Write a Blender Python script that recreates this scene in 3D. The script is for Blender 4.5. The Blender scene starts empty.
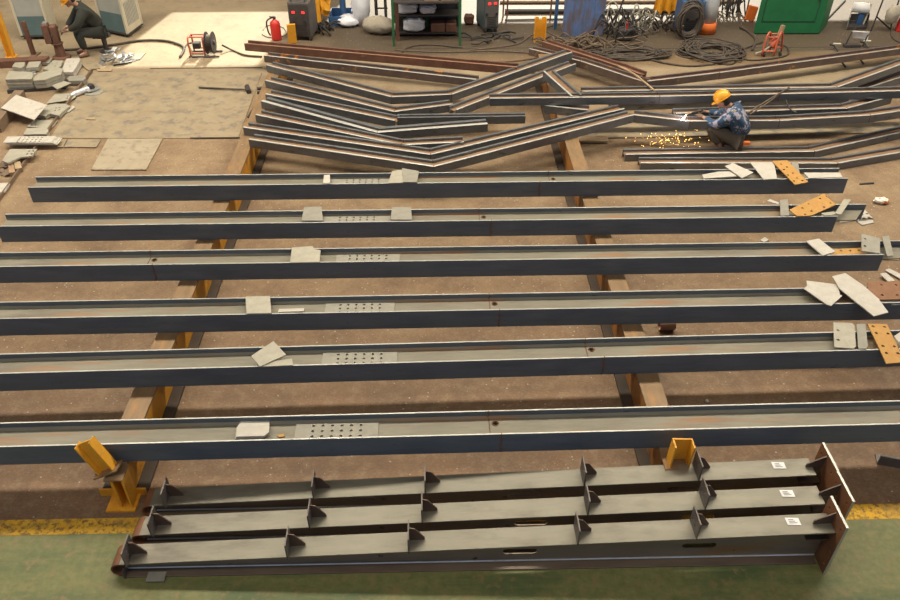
import bpy, bmesh, math, random
from mathutils import Vector as V, Matrix
random.seed(7)
S = bpy.context.scene
COL = S.collection
PI = math.pi

# ---------------------------------------------------------------- camera
F = 777.0; PITCH = math.radians(37.9); YAW = math.radians(1.28); H = 6.2
cd = bpy.data.cameras.new('camera'); cam = bpy.data.objects.new('camera', cd); COL.objects.link(cam)
cam.location = (0, 0, H); cam.rotation_euler = (PI/2-PITCH, 0, -YAW)
cd.sensor_width = 36; cd.lens = F/900*36; cd.clip_end = 200
S.camera = cam
FW = V((math.sin(YAW)*math.cos(PITCH), math.cos(YAW)*math.cos(PITCH), -math.sin(PITCH)))
RT = V((math.cos(YAW), -math.sin(YAW), 0)); UP = RT.cross(FW)
def ray(px, py): return FW + RT*((px-450)/F) + UP*((300-py)/F)
def at(px, py, z=0.0):
    d = ray(px, py); t = (z-H)/d.z
    return V((0, 0, H)) + d*t
def aty(px, py, y):
    d = ray(px, py); return V((0, 0, H)) + d*(y/d.y)

# ---------------------------------------------------------------- materials
def mat(name, c1, c2=None, ns=8.0, scale=(1, 1, 1), rough=.6, metal=0.0, c3=None, t3=(.62, .72), ns3=3.0, scale3=None,
        c4=None, t4=(.6, .7), ns4=20.0, scale4=(1, 1, 1), bump=0.0, rv=0.0, emit=None, es=0, world=False, spec=.5):
    m = bpy.data.materials.new(name); m.use_nodes = True
    nt = m.node_tree; N = nt.nodes; L = nt.links; b = N['Principled BSDF']
    b.inputs['Roughness'].default_value = rough; b.inputs['Metallic'].default_value = metal
    b.inputs['Specular IOR Level'].default_value = spec
    if emit:
        b.inputs['Emission Color'].default_value = (*emit, 1); b.inputs['Emission Strength'].default_value = es
    b.inputs['Base Color'].default_value = (*c1, 1)
    if c2 is None: return m
    if world:
        g = N.new('ShaderNodeNewGeometry'); src = g.outputs['Position']
    else:
        g = N.new('ShaderNodeTexCoord'); src = g.outputs['Object']
    def noise(n, sc, det=6):
        mp = N.new('ShaderNodeMapping'); mp.inputs['Scale'].default_value = sc; L.new(src, mp.inputs['Vector'])
        t = N.new('ShaderNodeTexNoise'); t.inputs['Scale'].default_value = n; t.inputs['Detail'].default_value = det
        t.inputs['Roughness'].default_value = .65
        L.new(mp.outputs[0], t.inputs['Vector']); return t.outputs['Fac']
    def ramp(f, a, bb):
        r = N.new('ShaderNodeMapRange'); r.inputs[1].default_value = a; r.inputs[2].default_value = bb
        L.new(f, r.inputs[0]); return r.outputs[0]
    def mix(f, a, bcol):
        x = N.new('ShaderNodeMix'); x.data_type = 'RGBA'; L.new(f, x.inputs[0])
        if isinstance(a, tuple): x.inputs[6].default_value = (*a, 1)
        else: L.new(a, x.inputs[6])
        x.inputs[7].default_value = (*bcol, 1); return x.outputs[2]
    f1 = noise(ns, scale); c = mix(ramp(f1, .35, .68), c1, c2)
    if c3: c = mix(ramp(noise(ns3, scale3 or scale), *t3), c, c3)
    if c4: c = mix(ramp(noise(ns4, scale4), *t4), c, c4)
    L.new(c, b.inputs['Base Color'])
    if rv: 
        r = N.new('ShaderNodeMapRange'); r.inputs[3].default_value = rough-rv; r.inputs[4].default_value = rough+rv
        L.new(f1, r.inputs[0]); L.new(r.outputs[0], b.inputs['Roughness'])
    if bump:
        bp = N.new('ShaderNodeBump'); bp.inputs['Strength'].default_value = bump; bp.inputs['Distance'].default_value = .02
        L.new(f1, bp.inputs['Height']); L.new(bp.outputs[0], b.inputs['Normal'])
    return m

M = {}
M['web'] = mat('dusty_web_steel', (.175, .158, .115), (.25, .228, .17), ns=3, scale=(.5, 3, 3), rough=.55, metal=.1, c3=(.15, .125, .095), t3=(.52, .70), ns3=3, scale3=(.4, 3, 3), c4=(.30, .14, .055), t4=(.56, .74), ns4=1.3, scale4=(.5, 5, 2))
M['mill'] = mat('mill_scale_steel', (.10, .122, .15), (.145, .168, .195), ns=3, scale=(.5, 3, 3), rough=.5, metal=.25,
                c3=(.03, .028, .03), t3=(.64, .70), ns3=3.2, scale3=(1.4, 4, 8), c4=(.20, .12, .08), t4=(.68, .82), ns4=1.1, scale4=(.5, 4, 2), rv=.08)
M['edge'] = mat('bright_edge_highlight', (.62, .60, .54), (.78, .76, .70), ns=6, scale=(1, 1, 1), rough=.35, metal=.6, c3=(.40, .33, .24), t3=(.6, .75), ns3=3)  # highlight tone painted on the up-facing flange edges
M['edge_main'] = mat('grey_flange_edge', (.40, .40, .37), (.50, .49, .45), ns=6, rough=.42, metal=.5, c3=(.24, .21, .17), t3=(.55, .72), ns3=3)  # duller painted highlight for long beam edges; also on cut end-plate edges
M['mill_b'] = mat('mill_scale_rusty', (.15, .165, .175), (.20, .21, .22), ns=4, scale=(.6, 2, 2), rough=.42, metal=.6,
                  c3=(.07, .055, .05), t3=(.6, .7), ns3=5, rv=.08)
M['web_rust'] = mat('rusty_web_steel', (.30, .17, .09), (.20, .13, .085), ns=5, scale=(1, 1, 1), rough=.6, metal=.25,
                    c3=(.30, .14, .05), t3=(.55, .7), ns3=2)
M['rust_b'] = mat('red_rust_steel', (.13, .06, .04), (.20, .10, .065), ns=5, rough=.6, metal=.25, c3=(.26, .15, .10), ns3=7)
M['rust_o'] = mat('orange_rust_steel', (.17, .13, .11), (.12, .09, .08), ns=6, rough=.5, metal=.4, c3=(.55, .22, .04), t3=(.6, .66), ns3=5)
M['rust_e'] = mat('rust_edge_highlight', (.42, .23, .14), (.34, .17, .10), ns=6, rough=.45, metal=.4)  # rust-coloured version of the painted flange edge highlight
M['seam'] = mat('rusty_weld', (.22, .10, .04), (.06, .04, .03), ns=30, rough=.8)
M['rust_p'] = mat('rusty_pipe', (.27, .13, .075), (.36, .19, .11), ns=8, rough=.6)
M['zinc'] = mat('cut_plate_grey', (.34, .315, .25), (.42, .39, .31), ns=9, rough=.6, metal=.15, c3=(.26, .24, .2), ns3=4)
M['zincd'] = mat('cut_plate_dark_grey', (.25, .235, .19), (.31, .29, .24), ns=9, rough=.6, metal=.15, c3=(.2, .18, .15), ns3=4)
M['white'] = mat('cut_plate_pale', (.45, .415, .355), (.54, .50, .44), ns=8, rough=.6, metal=.05, c3=(.30, .27, .22), ns3=5)
M['orange'] = mat('orange_rust_plate', (.43, .215, .045), (.50, .28, .075), ns=7, rough=.65, c3=(.40, .17, .05), t3=(.52, .7), ns3=9, c4=(.62, .48, .34), t4=(.66, .7), ns4=9)
M['brownp'] = mat('brown_rust_plate', (.20, .085, .035), (.26, .12, .05), ns=9, rough=.6, c3=(.15, .06, .03))
M['yellow'] = mat('yellow_paint', (.70, .30, .018), (.78, .38, .03), ns=6, rough=.5, c3=(.30, .15, .05), t3=(.58, .72), ns3=7, c4=(.14, .08, .04), t4=(.66, .72), ns4=16)
M['railtop'] = mat('worn_rail_steel', (.27, .17, .085), (.20, .125, .065), ns=5, scale=(3, .7, 1), rough=.55, metal=.2, c3=(.38, .19, .06), t3=(.55, .7), ns3=3, c4=(.5, .45, .38), t4=(.7, .74), ns4=14)
M['railside'] = mat('rail_side_paint', (.60, .27, .02), (.50, .22, .02), ns=4, rough=.55, c3=(.12, .07, .04), t3=(.6, .7), ns3=5)
M['railorange'] = mat('rail_side_rust', (.40, .16, .03), (.28, .12, .03), ns=4, rough=.6, c3=(.10, .055, .03), t3=(.55, .68), ns3=4)
M['railbase'] = mat('rail_base_dark', (.07, .045, .028), (.04, .03, .022), ns=5, rough=.7, c3=(.14, .075, .03), t3=(.6, .75))  # near-black tone for the wide base flange
M['colm'] = mat('column_steel', (.165, .15, .112), (.245, .225, .17), ns=3, scale=(.35, 2, 2), rough=.45, metal=.25, c3=(.11, .092, .07), t3=(.5, .72), ns3=2.2, scale3=(.5, 1.5, 1), rv=.06)
M['colweb'] = mat('column_web_steel', (.26, .20, .14), (.33, .26, .18), ns=3, scale=(.5, 2, 2), rough=.45, metal=.35, c3=(.34, .20, .08), t3=(.58, .72), ns3=1.2, c4=(.06, .04, .03), t4=(.66, .7), ns4=5)
M['colbot'] = mat('column_bottom_flange_shaded', (.12, .085, .06), (.17, .125, .09), ns=3, scale=(.5, 2, 2), rough=.5, metal=.2)  # shade on the bottom flange is painted in as dark brown
M['cleat'] = mat('cleat_dark_steel', (.11, .09, .08), (.16, .14, .125), ns=10, rough=.5, metal=.4)
M['gusset'] = mat('cleat_gusset_steel', (.15, .09, .06), (.09, .065, .055), ns=8, rough=.5, metal=.3)
M['rustend'] = mat('rust_end_plate', (.24, .10, .04), (.15, .07, .035), ns=6, rough=.6, metal=.2)
M['paper'] = mat('white_paper', (.85, .84, .82), (.80, .79, .77), ns=5, rough=.8)
M['ink'] = mat('grey_print', (.22, .2, .2), rough=.8)
M['black'] = mat('black_rubber', (.02, .02, .02), (.035, .03, .028), ns=9, rough=.6)
M['cable'] = mat('dusty_cable', (.045, .035, .028), (.10, .075, .055), ns=6, rough=.7)
M['cableb'] = mat('brown_dusty_cable', (.10, .065, .04), (.17, .12, .08), ns=6, rough=.7)
M['dark'] = mat('dark_metal', (.05, .045, .045), (.08, .07, .065), ns=8, rough=.55, metal=.3)
M['gold'] = mat('machine_grey_brown', (.085, .075, .07), (.12, .105, .095), ns=6, rough=.55)
M['red'] = mat('red_paint', (.60, .025, .02), (.5, .03, .025), ns=8, rough=.4)
M['redor'] = mat('orange_red_paint', (.55, .12, .05), (.4, .09, .05), ns=8, rough=.5)
M['brightor'] = mat('bright_orange', (.85, .20, .03), (.75, .16, .03), ns=6, rough=.6)
M['silver'] = mat('silver_reflective', (.55, .55, .56), (.70, .70, .70), ns=9, rough=.35, metal=.5)
M['scrap'] = mat('bright_scrap', (.50, .51, .52), (.28, .27, .25), ns=12, rough=.35, metal=.6)
M['green'] = mat('green_paint', (.012, .12, .045), (.015, .15, .055), ns=3, rough=.45)
M['greenp'] = mat('green_post_paint', (.02, .14, .05), (.03, .09, .04), ns=8, rough=.5)
M['blue'] = mat('blue_paint', (.03, .085, .20), (.05, .12, .26), ns=6, rough=.5)
M['bluesheet'] = mat('blue_rusty_sheet', (.07, .11, .22), (.10, .16, .33), ns=5, rough=.5, c3=(.11, .085, .09), t3=(.45, .6), ns3=4, scale3=(2, 1, .6))
M['teal'] = mat('teal_machine', (.055, .085, .095), (.07, .10, .11), ns=4, rough=.5)
M['cabgrey'] = mat('cabinet_grey', (.34, .35, .32), (.40, .41, .37), ns=4, rough=.5, c3=(.28, .28, .25))
M['cabteal'] = mat('cabinet_teal', (.09, .15, .16), (.11, .18, .19), ns=4, rough=.5)
M['cream'] = mat('cream_frame', (.60, .55, .42), (.52, .47, .36), ns=5, rough=.55)
M['wbag'] = mat('white_sack', (.62, .63, .68), (.74, .74, .78), ns=7, rough=.8, c3=(.3, .35, .55), t3=(.62, .7), bump=.5)
M['bag'] = mat('burlap_sack', (.32, .28, .22), (.42, .37, .29), ns=9, rough=.9, c3=(.2, .17, .13), bump=.6)
M['card'] = mat('brown_card', (.30, .19, .11), (.36, .24, .14), ns=6, rough=.8)
M['wood'] = mat('dusty_wood', (.33, .23, .13), (.42, .31, .19), ns=8, rough=.8, scale=(1, 6, 1))
M['chan'] = mat('brown_channel', (.17, .115, .075), (.24, .165, .105), ns=6, rough=.65, metal=.1, c3=(.12, .065, .045))
M['fplate'] = mat('steel_floor_plate', (.28, .215, .135), (.35, .28, .18), ns=3, rough=.6, metal=.05, c3=(.19, .16, .125), t3=(.50, .64), ns3=4, world=True)
M['fplate_l'] = mat('pale_floor_plate', (.34, .275, .19), (.41, .345, .245), ns=4, rough=.6, metal=.05, c3=(.25, .20, .14), t3=(.5, .66), ns3=8, world=True)
M['camo'] = mat('blue_camouflage', (.03, .075, .14), (.018, .04, .08), ns=9, rough=.9, c3=(.32, .30, .38), t3=(.53, .56), ns3=8, c4=(.26, .22, .11), t4=(.57, .60), ns4=9)
M['trous'] = mat('grey_brown_cloth', (.085, .07, .05), (.11, .09, .065), ns=9, rough=.9)
M['work'] = mat('dark_green_cloth', (.022, .024, .020), (.035, .036, .028), ns=9, rough=.9)
M['skin'] = mat('skin', (.36, .19, .12), (.42, .23, .15), ns=9, rough=.6)
M['glove'] = mat('brown_glove', (.14, .09, .06), (.19, .13, .09), ns=12, rough=.9)
M['hair'] = mat('black_hair', (.012, .01, .01), (.02, .018, .016), ns=30, rough=.7)
M['helmet'] = mat('yellow_hard_hat', (.80, .36, .02), (.86, .42, .03), ns=5, rough=.35)
M['eye'] = mat('eye', (.03, .02, .02), rough=.3)
M['shoe'] = mat('brown_shoe', (.13, .075, .05), (.17, .10, .07), ns=9, rough=.8)
M['led'] = mat('red_led', (.9, .02, .02), emit=(1, .02, .02), es=3)
M['arc'] = mat('welding_arc', (1, 1, 1), emit=(.85, .85, 1), es=60)
M['spark'] = mat('hot_sparks', (1, .6, .1), emit=(1, .55, .12), es=9)
M['litter'] = mat('food_packet', (.80, .74, .62), (.84, .80, .72), ns=9, rough=.5, c3=(.75, .06, .03), t3=(.53, .56), ns3=9, c4=(.85, .42, .04), t4=(.56, .59), ns4=11)
M['yline'] = mat('worn_yellow_line', (.66, .36, .03), (.74, .44, .05), ns=5, rough=.7, c3=(.22, .13, .045), t3=(.47, .60), ns3=20, c4=(.30, .19, .06), t4=(.5, .7), ns4=4, world=True, spec=.2)

# ---------------------------------------------------------------- mesh builder
ORG = {}
class G:
    def __init__(s): s.bm = bmesh.new()
    def _face(s, vs):
        try: return s.bm.faces.new(vs)
        except ValueError: return None
    def hexa(s, p):     # p: 8 pts, bottom ring 0-3, top ring 4-7
        v = [s.bm.verts.new(q) for q in p]
        for f in ((3, 2, 1, 0), (4, 5, 6, 7), (0, 1, 5, 4), (1, 2, 6, 5), (2, 3, 7, 6), (3, 0, 4, 7)): s._face([v[i] for i in f])
        return s
    def box(s, x0, x1, y0, y1, z0, z1, mtx=None):
        p = [V(q) for q in ((x0, y0, z0), (x1, y0, z0), (x1, y1, z0), (x0, y1, z0), (x0, y0, z1), (x1, y0, z1), (x1, y1, z1), (x0, y1, z1))]
        if mtx: p = [mtx @ q for q in p]
        return s.hexa(p)
    def prism(s, pts, d):   # polygon pts extruded by vector d
        d = V(d); a = [s.bm.verts.new(V(p)) for p in pts]; b = [s.bm.verts.new(V(p)+d) for p in pts]; n = len(a)
        s._face(list(reversed(a))); s._face(b)
        for i in range(n): s._face([a[i], a[(i+1) % n], b[(i+1) % n], b[i]])
        return s
    def holed(s, outer, holes, d):  # polygon with holes (lists of 3d pts), extruded by d
        d = V(d); loops = [outer]+holes; e = []; tops = []
        for lp in loops:
            vs = [s.bm.verts.new(V(p)) for p in lp]; tops.append(vs)
            e += [s.bm.edges.new((vs[i], vs[(i+1) % len(vs)])) for i in range(len(vs))]
        r = bmesh.ops.triangle_fill(s.bm, use_beauty=True, use_dissolve=False, edges=e)
        fs = [f for f in r['geom'] if isinstance(f, bmesh.types.BMFace)]
        mp = {}
        for lp in tops:
            for v in lp: mp[v] = s.bm.verts.new(v.co+d)
        for f in fs: s._face([mp[v] for v in reversed(f.verts)])
        for lp in tops:
            n = len(lp)
            for i in range(n): s._face([lp[i], lp[(i+1) % n], mp[lp[(i+1) % n]], mp[lp[i]]])
        return s
    def tube(s, path, r, n=6, closed=False):
        path = [V(p) for p in path]; m = len(path); rings = []; prev = None
        for i, p in enumerate(path):
            a = path[i-1] if (i > 0 or closed) else p
            b = path[(i+1) % m] if (i < m-1 or closed) else p
            t = (b-a).normalized() if (b-a).length > 1e-9 else V((0, 0, 1))
            if prev is None:
                u = t.orthogonal().normalized()
            else:
                u = prev-t*prev.dot(t)
                u = u.normalized() if u.length > 1e-6 else t.orthogonal().normalized()
            prev = u; w = t.cross(u); rr = r[i] if isinstance(r, (list, tuple)) else r
            rings.append([s.bm.verts.new(p+(u*math.cos(2*PI*k/n)+w*math.sin(2*PI*k/n))*rr) for k in range(n)])
        for i in range(m if closed else m-1):
            A = rings[i]; B = rings[(i+1) % m]
            for k in range(n): s._face([A[k], A[(k+1) % n], B[(k+1) % n], B[k]])
        if not closed: s._face(list(reversed(rings[0]))); s._face(rings[-1])
        return s
    def cyl(s, a, b, r0, r1=None, n=16): return s.tube([a, b], [r0, r0 if r1 is None else r1], n)
    def lathe(s, prof, o=(0, 0, 0), n=16, axis=None):
        o = V(o); R = V(axis).normalized().to_track_quat('Z', 'Y').to_matrix() if axis else Matrix.Identity(3)
        rings = [[s.bm.verts.new(o+R @ V((r*math.cos(2*PI*k/n), r*math.sin(2*PI*k/n), z))) for k in range(n)] for r, z in prof]
        for A, B in zip(rings, rings[1:]):
            for k in range(n): s._face([A[k], A[(k+1) % n], B[(k+1) % n], B[k]])
        s._face(list(reversed(rings[0]))); s._face(rings[-1]); return s
    def ball(s, c, r, sc=(1, 1, 1), u=10, v=8, jit=0, mtx=None):
        mm = Matrix.Translation(V(c)) @ (mtx or Matrix.Identity(4)) @ Matrix.Diagonal((*sc, 1))
        r_ = bmesh.ops.create_uvsphere(s.bm, u_segments=u, v_segments=v, radius=r, matrix=mm)
        if jit:
            for q in r_['verts']: q.co += V((random.uniform(-jit, jit), random.uniform(-jit, jit), random.uniform(-jit, jit)))
        return s
    def build(s, name, m, parent=None, smooth=False, bevel=0, label=None):
        bmesh.ops.recalc_face_normals(s.bm, faces=s.bm.faces)
        if parent is not None:
            o0 = ORG[parent.name]
            for v in s.bm.verts: v.co -= o0
            org = o0
        else:
            vs = s.bm.verts; lo = V([min(v.co[i] for v in vs) for i in range(3)]); hi = V([max(v.co[i] for v in vs) for i in range(3)])
            org = V(((lo.x+hi.x)/2, (lo.y+hi.y)/2, lo.z))
            for v in vs: v.co -= org
        me = bpy.data.meshes.new(name); s.bm.to_mesh(me); s.bm.free()
        ob = bpy.data.objects.new(name, me); COL.objects.link(ob)
        if isinstance(m, str): m = M[m]
        me.materials.append(m)
        if smooth:
            for p in me.polygons: p.use_smooth = True
        if bevel:
            b = ob.modifiers.new('bevel', 'BEVEL'); b.width = bevel; b.segments = 2; b.limit_method = 'ANGLE'
        if parent is not None: ob.parent = parent
        else: ob.location = org
        ORG[ob.name] = org
        if label: ob['label'] = label
        return ob
def tag(o, label, cat, group=None, kind=None):
    if label: o['label'] = label
    if cat: o['category'] = cat
    if group: o['group'] = group
    if kind: o['kind'] = kind
    return o
def thing(name, loc, label, cat, group=None):
    o = bpy.data.objects.new(name, None); COL.objects.link(o); o.location = loc; o.empty_display_size = .1
    ORG[o.name] = V(loc); return tag(o, label, cat, group)
def struct(o): o['kind'] = 'structure'; return o
def smoothpath(p, k=6, closed=False):
    p = [V(q) for q in p]; out = []; n = len(p)
    for i in range(n if closed else n-1):
        if closed: a, b, c, d = p[i-1], p[i], p[(i+1) % n], p[(i+2) % n]
        else: a, b, c, d = p[max(i-1, 0)], p[i], p[i+1], p[min(i+2, n-1)]
        for j in range(k):
            t = j/k
            out.append(.5*((2*b)+(c-a)*t+(2*a-5*b+4*c-d)*t*t+(3*b-a-3*c+d)*t**3))
    if not closed: out.append(p[-1])
    return out

def worn(ob, m='edge'):    # highlight painted onto the narrow flange edges through a brighter material of their own
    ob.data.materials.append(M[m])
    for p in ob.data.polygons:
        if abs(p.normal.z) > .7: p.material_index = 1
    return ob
# ---------------------------------------------------------------- setting
def floor_material():
    m = bpy.data.materials.new('dirty_concrete'); m.use_nodes = True; nt = m.node_tree; N = nt.nodes; L = nt.links; b = N['Principled BSDF']
    g = N.new('ShaderNodeNewGeometry')
    def noise(sc, det=8, stretch=(1, 1, 1), rg=.65):
        mp = N.new('ShaderNodeMapping'); mp.inputs['Scale'].default_value = stretch; L.new(g.outputs['Position'], mp.inputs['Vector'])
        t = N.new('ShaderNodeTexNoise'); t.inputs['Scale'].default_value = sc; t.inputs['Detail'].default_value = det; t.inputs['Roughness'].default_value = rg
        L.new(mp.outputs[0], t.inputs['Vector']); return t.outputs['Fac']
    def rng(f, a, bb, c=0, d=1):
        r = N.new('ShaderNodeMapRange'); r.inputs[1].default_value = a; r.inputs[2].default_value = bb; r.inputs[3].default_value = c; r.inputs[4].default_value = d
        L.new(f, r.inputs[0]); return r.outputs[0]
    def mix(f, a, c):
        x = N.new('ShaderNodeMix'); x.data_type = 'RGBA'; L.new(f, x.inputs[0])
        for i, q in ((6, a), (7, c)):
            if isinstance(q, tuple): x.inputs[i].default_value = (*q, 1)
            else: L.new(q, x.inputs[i])
        return x.outputs[2]
    def math_(op, a, c):
        x = N.new('ShaderNodeMath'); x.operation = op
        for i, q in enumerate((a, c)):
            if isinstance(q, (int, float)): x.inputs[i].default_value = q
            else: L.new(q, x.inputs[i])
        return x.outputs[0]
    sep = N.new('ShaderNodeSeparateXYZ'); L.new(g.outputs['Position'], sep.inputs[0])
    n1 = noise(1.1); n2 = noise(7); n3 = noise(26, 4); n4 = noise(.5, 4)
    # worn rust-brown dirt close to the walkway, paler tan dust further back
    yy = math_('ADD', sep.outputs['Y'], math_('MULTIPLY', math_('SUBTRACT', n4, .5), 5.0))
    c = mix(rng(yy, 5.5, 10.5), (.21, .118, .06), (.29, .20, .115))
    c = mix(rng(n1, .40, .64, 0, .85), c, (.155, .092, .052))
    c = mix(rng(n2, .48, .70, 0, .35), c, (.38, .28, .17))
    c = mix(rng(yy, 14.0, 15.5, 0, .5), c, (.36, .30, .20))
    # dark strip in front of the racks: dirt, with their shade painted in
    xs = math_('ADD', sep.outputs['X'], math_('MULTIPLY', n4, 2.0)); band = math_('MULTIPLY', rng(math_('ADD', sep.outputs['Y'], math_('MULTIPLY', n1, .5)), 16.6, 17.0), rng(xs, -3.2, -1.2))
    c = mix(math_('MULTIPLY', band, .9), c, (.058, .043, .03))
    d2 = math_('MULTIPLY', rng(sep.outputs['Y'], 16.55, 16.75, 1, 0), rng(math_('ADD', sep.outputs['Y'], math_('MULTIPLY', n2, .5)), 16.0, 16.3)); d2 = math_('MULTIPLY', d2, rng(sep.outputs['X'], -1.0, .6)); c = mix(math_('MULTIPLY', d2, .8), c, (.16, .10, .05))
    c = mix(rng(n3, .63, .70, 0, .55), c, (.07, .05, .035))
    v = N.new('ShaderNodeTexVoronoi'); v.inputs['Scale'].default_value = 9; L.new(g.outputs['Position'], v.inputs['Vector'])
    c = mix(rng(v.outputs['Distance'], .06, .11, .9, 0), c, (.50, .44, .36))
    n5 = noise(30, 6, (1, 1.5, 1), .85); c = mix(rng(n5, .52, .68, 0, .6), c, (.08, .052, .034)); c = mix(rng(n5, .47, .32, 0, .5), c, (.44, .34, .22))
    n6 = noise(2.6, 9, (1, 1, 1), .75); c = mix(rng(n6, .52, .70, 0, .5), c, (.125, .078, .046))
    v2 = N.new('ShaderNodeTexVoronoi'); v2.inputs['Scale'].default_value = 21; L.new(g.outputs['Position'], v2.inputs['Vector'])
    spot = math_('MULTIPLY', rng(v2.outputs['Distance'], .07, .11, .9, 0), rng(noise(1.7, 3), .52, .6)); c = mix(spot, c, (.66, .60, .50))
    L.new(c, b.inputs['Base Color']); b.inputs['Roughness'].default_value = .62; b.inputs['Specular IOR Level'].default_value = .35
    bp = N.new('ShaderNodeBump'); bp.inputs['Strength'].default_value = .25; bp.inputs['Distance'].default_value = .01
    L.new(n2, bp.inputs['Height']); L.new(bp.outputs[0], b.inputs['Normal'])
    return m
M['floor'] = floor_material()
M['walk'] = mat('green_floor_paint', (.135, .145, .05), (.215, .205, .08), ns=14, rough=.5, c3=(.085, .12, .045), t3=(.46, .66), ns3=2.0, scale3=(.45, 1.8, 1),
                c4=(.24, .17, .075), t4=(.54, .68), ns4=9, world=True, spec=.3)
M['joint'] = mat('dark_joint', (.055, .042, .03), (.08, .06, .045), ns=8, rough=.9)
M['wall'] = mat('hall_wall', (.45, .43, .38), (.5, .48, .42), ns=2, rough=.8)
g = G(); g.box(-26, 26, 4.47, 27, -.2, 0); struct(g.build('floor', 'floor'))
g = G(); g.box(-26, 26, -3, 4.47, -.2, 0); tag(struct(g.build('floor_walkway', 'walk')), 'green painted concrete walkway along the front', None)
g = G(); g.box(-26, 26, 4.47, 4.645, 0, .002); tag(struct(g.build('trim_1', 'yline')), 'worn yellow safety line painted along the walkway edge', None)
for i, (a, b, w) in enumerate((((610, 49), (900, 49), .05), ((150, 68.5), (262, 68.5), .05), ((395, 49), (540, 49), .03))):
    p = at(*a); q = at(*b); g = G(); g.box(p.x, q.x, p.y-w/2, p.y+w/2, 0, .004); struct(g.build('trim_%d' % (i+2), 'joint'))
# the hall: back wall with two window bays that let the sun in, roof
def wall_back():
    Y = 25.0; W0 = (-5.6, -2.3, 4.05, 7.0); W1 = (-1.6, 14, 2.2, 5.0)
    g = G()
    g.box(-26, W0[0], Y, Y+.3, 0, 12); g.box(W0[0], W0[1], Y, Y+.3, 0, W0[2]); g.box(W0[0], W0[1], Y, Y+.3, W0[3], 12)
    g.box(W0[1], W1[0], Y, Y+.3, 0, 12); g.box(W1[0], W1[1], Y, Y+.3, 0, W1[2]); g.box(W1[0], W1[1], Y, Y+.3, W1[3], 12)
    g.box(W1[1], 26, Y, Y+.3, 0, 12); struct(g.build('wall_back', 'wall'))
wall_back()
g = G(); g.box(-26, 26, -2, 25.3, 12, 12.2); struct(g.build('ceiling', 'wall'))

# ---------------------------------------------------------------- light
w = bpy.data.worlds.new('sky'); S.world = w; w.use_nodes = True
bg = w.node_tree.nodes['Background']; bg.inputs[0].default_value = (.60, .72, 1.0, 1); bg.inputs[1].default_value = .34
def area(name, loc, sx, sy, e, col, rot=(0, 0, 0)):
    d = bpy.data.lights.new(name, 'AREA'); d.shape = 'RECTANGLE'; d.size = sx; d.size_y = sy; d.energy = e; d.color = col
    o = bpy.data.objects.new(name, d); COL.objects.link(o); o.location = loc; o.rotation_euler = rot; return o
area('skylight', (0, 1.0, 11.9), 34, 2.0, 900, (1, .91, .76))
area('skylight', (0, 13, 11.9), 34, 1.6, 4700, (1, .91, .74))
area('skylight', (0, 20.5, 11.9), 34, 2.2, 600, (1, .92, .78))
sd = bpy.data.lights.new('sun', 'SUN'); sd.energy = 10; sd.angle = math.radians(.8); sd.color = (1, .93, .78)
so = bpy.data.objects.new('sun', sd); COL.objects.link(so)
el = math.radians(37); az = math.radians(9)      # light travels towards -Y, a little to -X
so.rotation_euler = V((-math.cos(el)*math.sin(az), -math.cos(el)*math.cos(az), -math.sin(el))).to_track_quat('-Z', 'Y').to_euler()
so.location = (5, 24, 11)

# ---------------------------------------------------------------- support rails
RZ = .42
def rail(cx, y0, y1, label, side):
    t = thing('support_rail', (cx, y0, 0), label, 'rail', 'steel support rails across the floor')
    G().box(cx-.115, cx+.115, y0, y1, RZ-.03, RZ).build('top_flange', 'railtop', t)
    for sg in (-1, 1): G().box(*sorted((cx+sg*.088, cx+sg*.103)), y0, y1, .03, RZ-.03).build('web', side, t)
    G().box(cx-.225, cx+.225, y0, y1, 0, .03).build('base_flange', 'railbase', t)
    return t
rl = rail(-3.09, 4.93, 15.55, 'long yellow sided steel support rail under the left half of the beams', 'railside')
rr = rail(2.265, 4.93, 15.55, 'long rusty orange steel support rail under the right half of the beams', 'railorange')
# left rail end: upright stub and the leaning yellow stop
g = G(); x = -3.06; y = 4.84
g.box(x-.012, x+.012, y-.09, y+.085, .02, RZ-.001); g.build('end_post', 'yellow', rl)
G().box(x-.1, x-.012, y+.05, y+.075, .02, RZ-.001).build('end_post_flange', 'yellow', rl)
g = G(); g.box(x+.012, x+.11, y+.05, y+.075, .02, RZ-.001); g.box(x+.09, x+.11, y-.09, y+.05, .02, RZ-.001); g.build('end_post_flange', 'yellow', rl)
G().box(x-.14, x+.14, y-.13, y+.085, 0, .02).build('foot_plate', 'yellow', rl)
G().box(-3.315, -2.865, 4.91, 4.93, 0, .09).build('end_plate', 'yellow', rl)
G().box(x-.06, x+.115, y-.1, y+.085, RZ, RZ+.015).build('cap_plate', 'railtop', rl)
mt = Matrix.Translation((-3.10, 4.86, RZ+.03)) @ Matrix.Rotation(math.radians(-25), 4, 'Y') @ Matrix.Rotation(math.radians(-8), 4, 'X')
st = G().box(-.072, .072, -.008, .008, .015, .37, mt).build('end_stop', 'yellow', rl)
for a in (-1, 1): G().box(*(sorted((a*.072, a*.086))), -.06, .045, .015, .37, mt).build('stop_flange', 'yellow', st)
G().box(-.13, .13, -.09, .07, 0, .015, mt).build('stop_base', 'railtop', st)
# right rail end stop
mt = Matrix.Translation((2.275, 4.86, RZ+.001)) @ Matrix.Rotation(math.radians(2), 4, 'Y')
G().box(-.14, .11, -.11, .08, 0, .015, mt).build('cap_plate', 'railtop', rr)
st = G().box(-.08, .08, .02, .036, .015, .29, mt).build('end_stop', 'yellow', rr)
for a in (-1, 1): G().box(*(sorted((a*.08, a*.096))), -.085, .036, .015, .29, mt).build('stop_flange', 'yellow', st)
G().box(2.18, 2.35, 4.905, 4.93, .03, RZ-.03).build('end_plate', 'railorange', rr)

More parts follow.
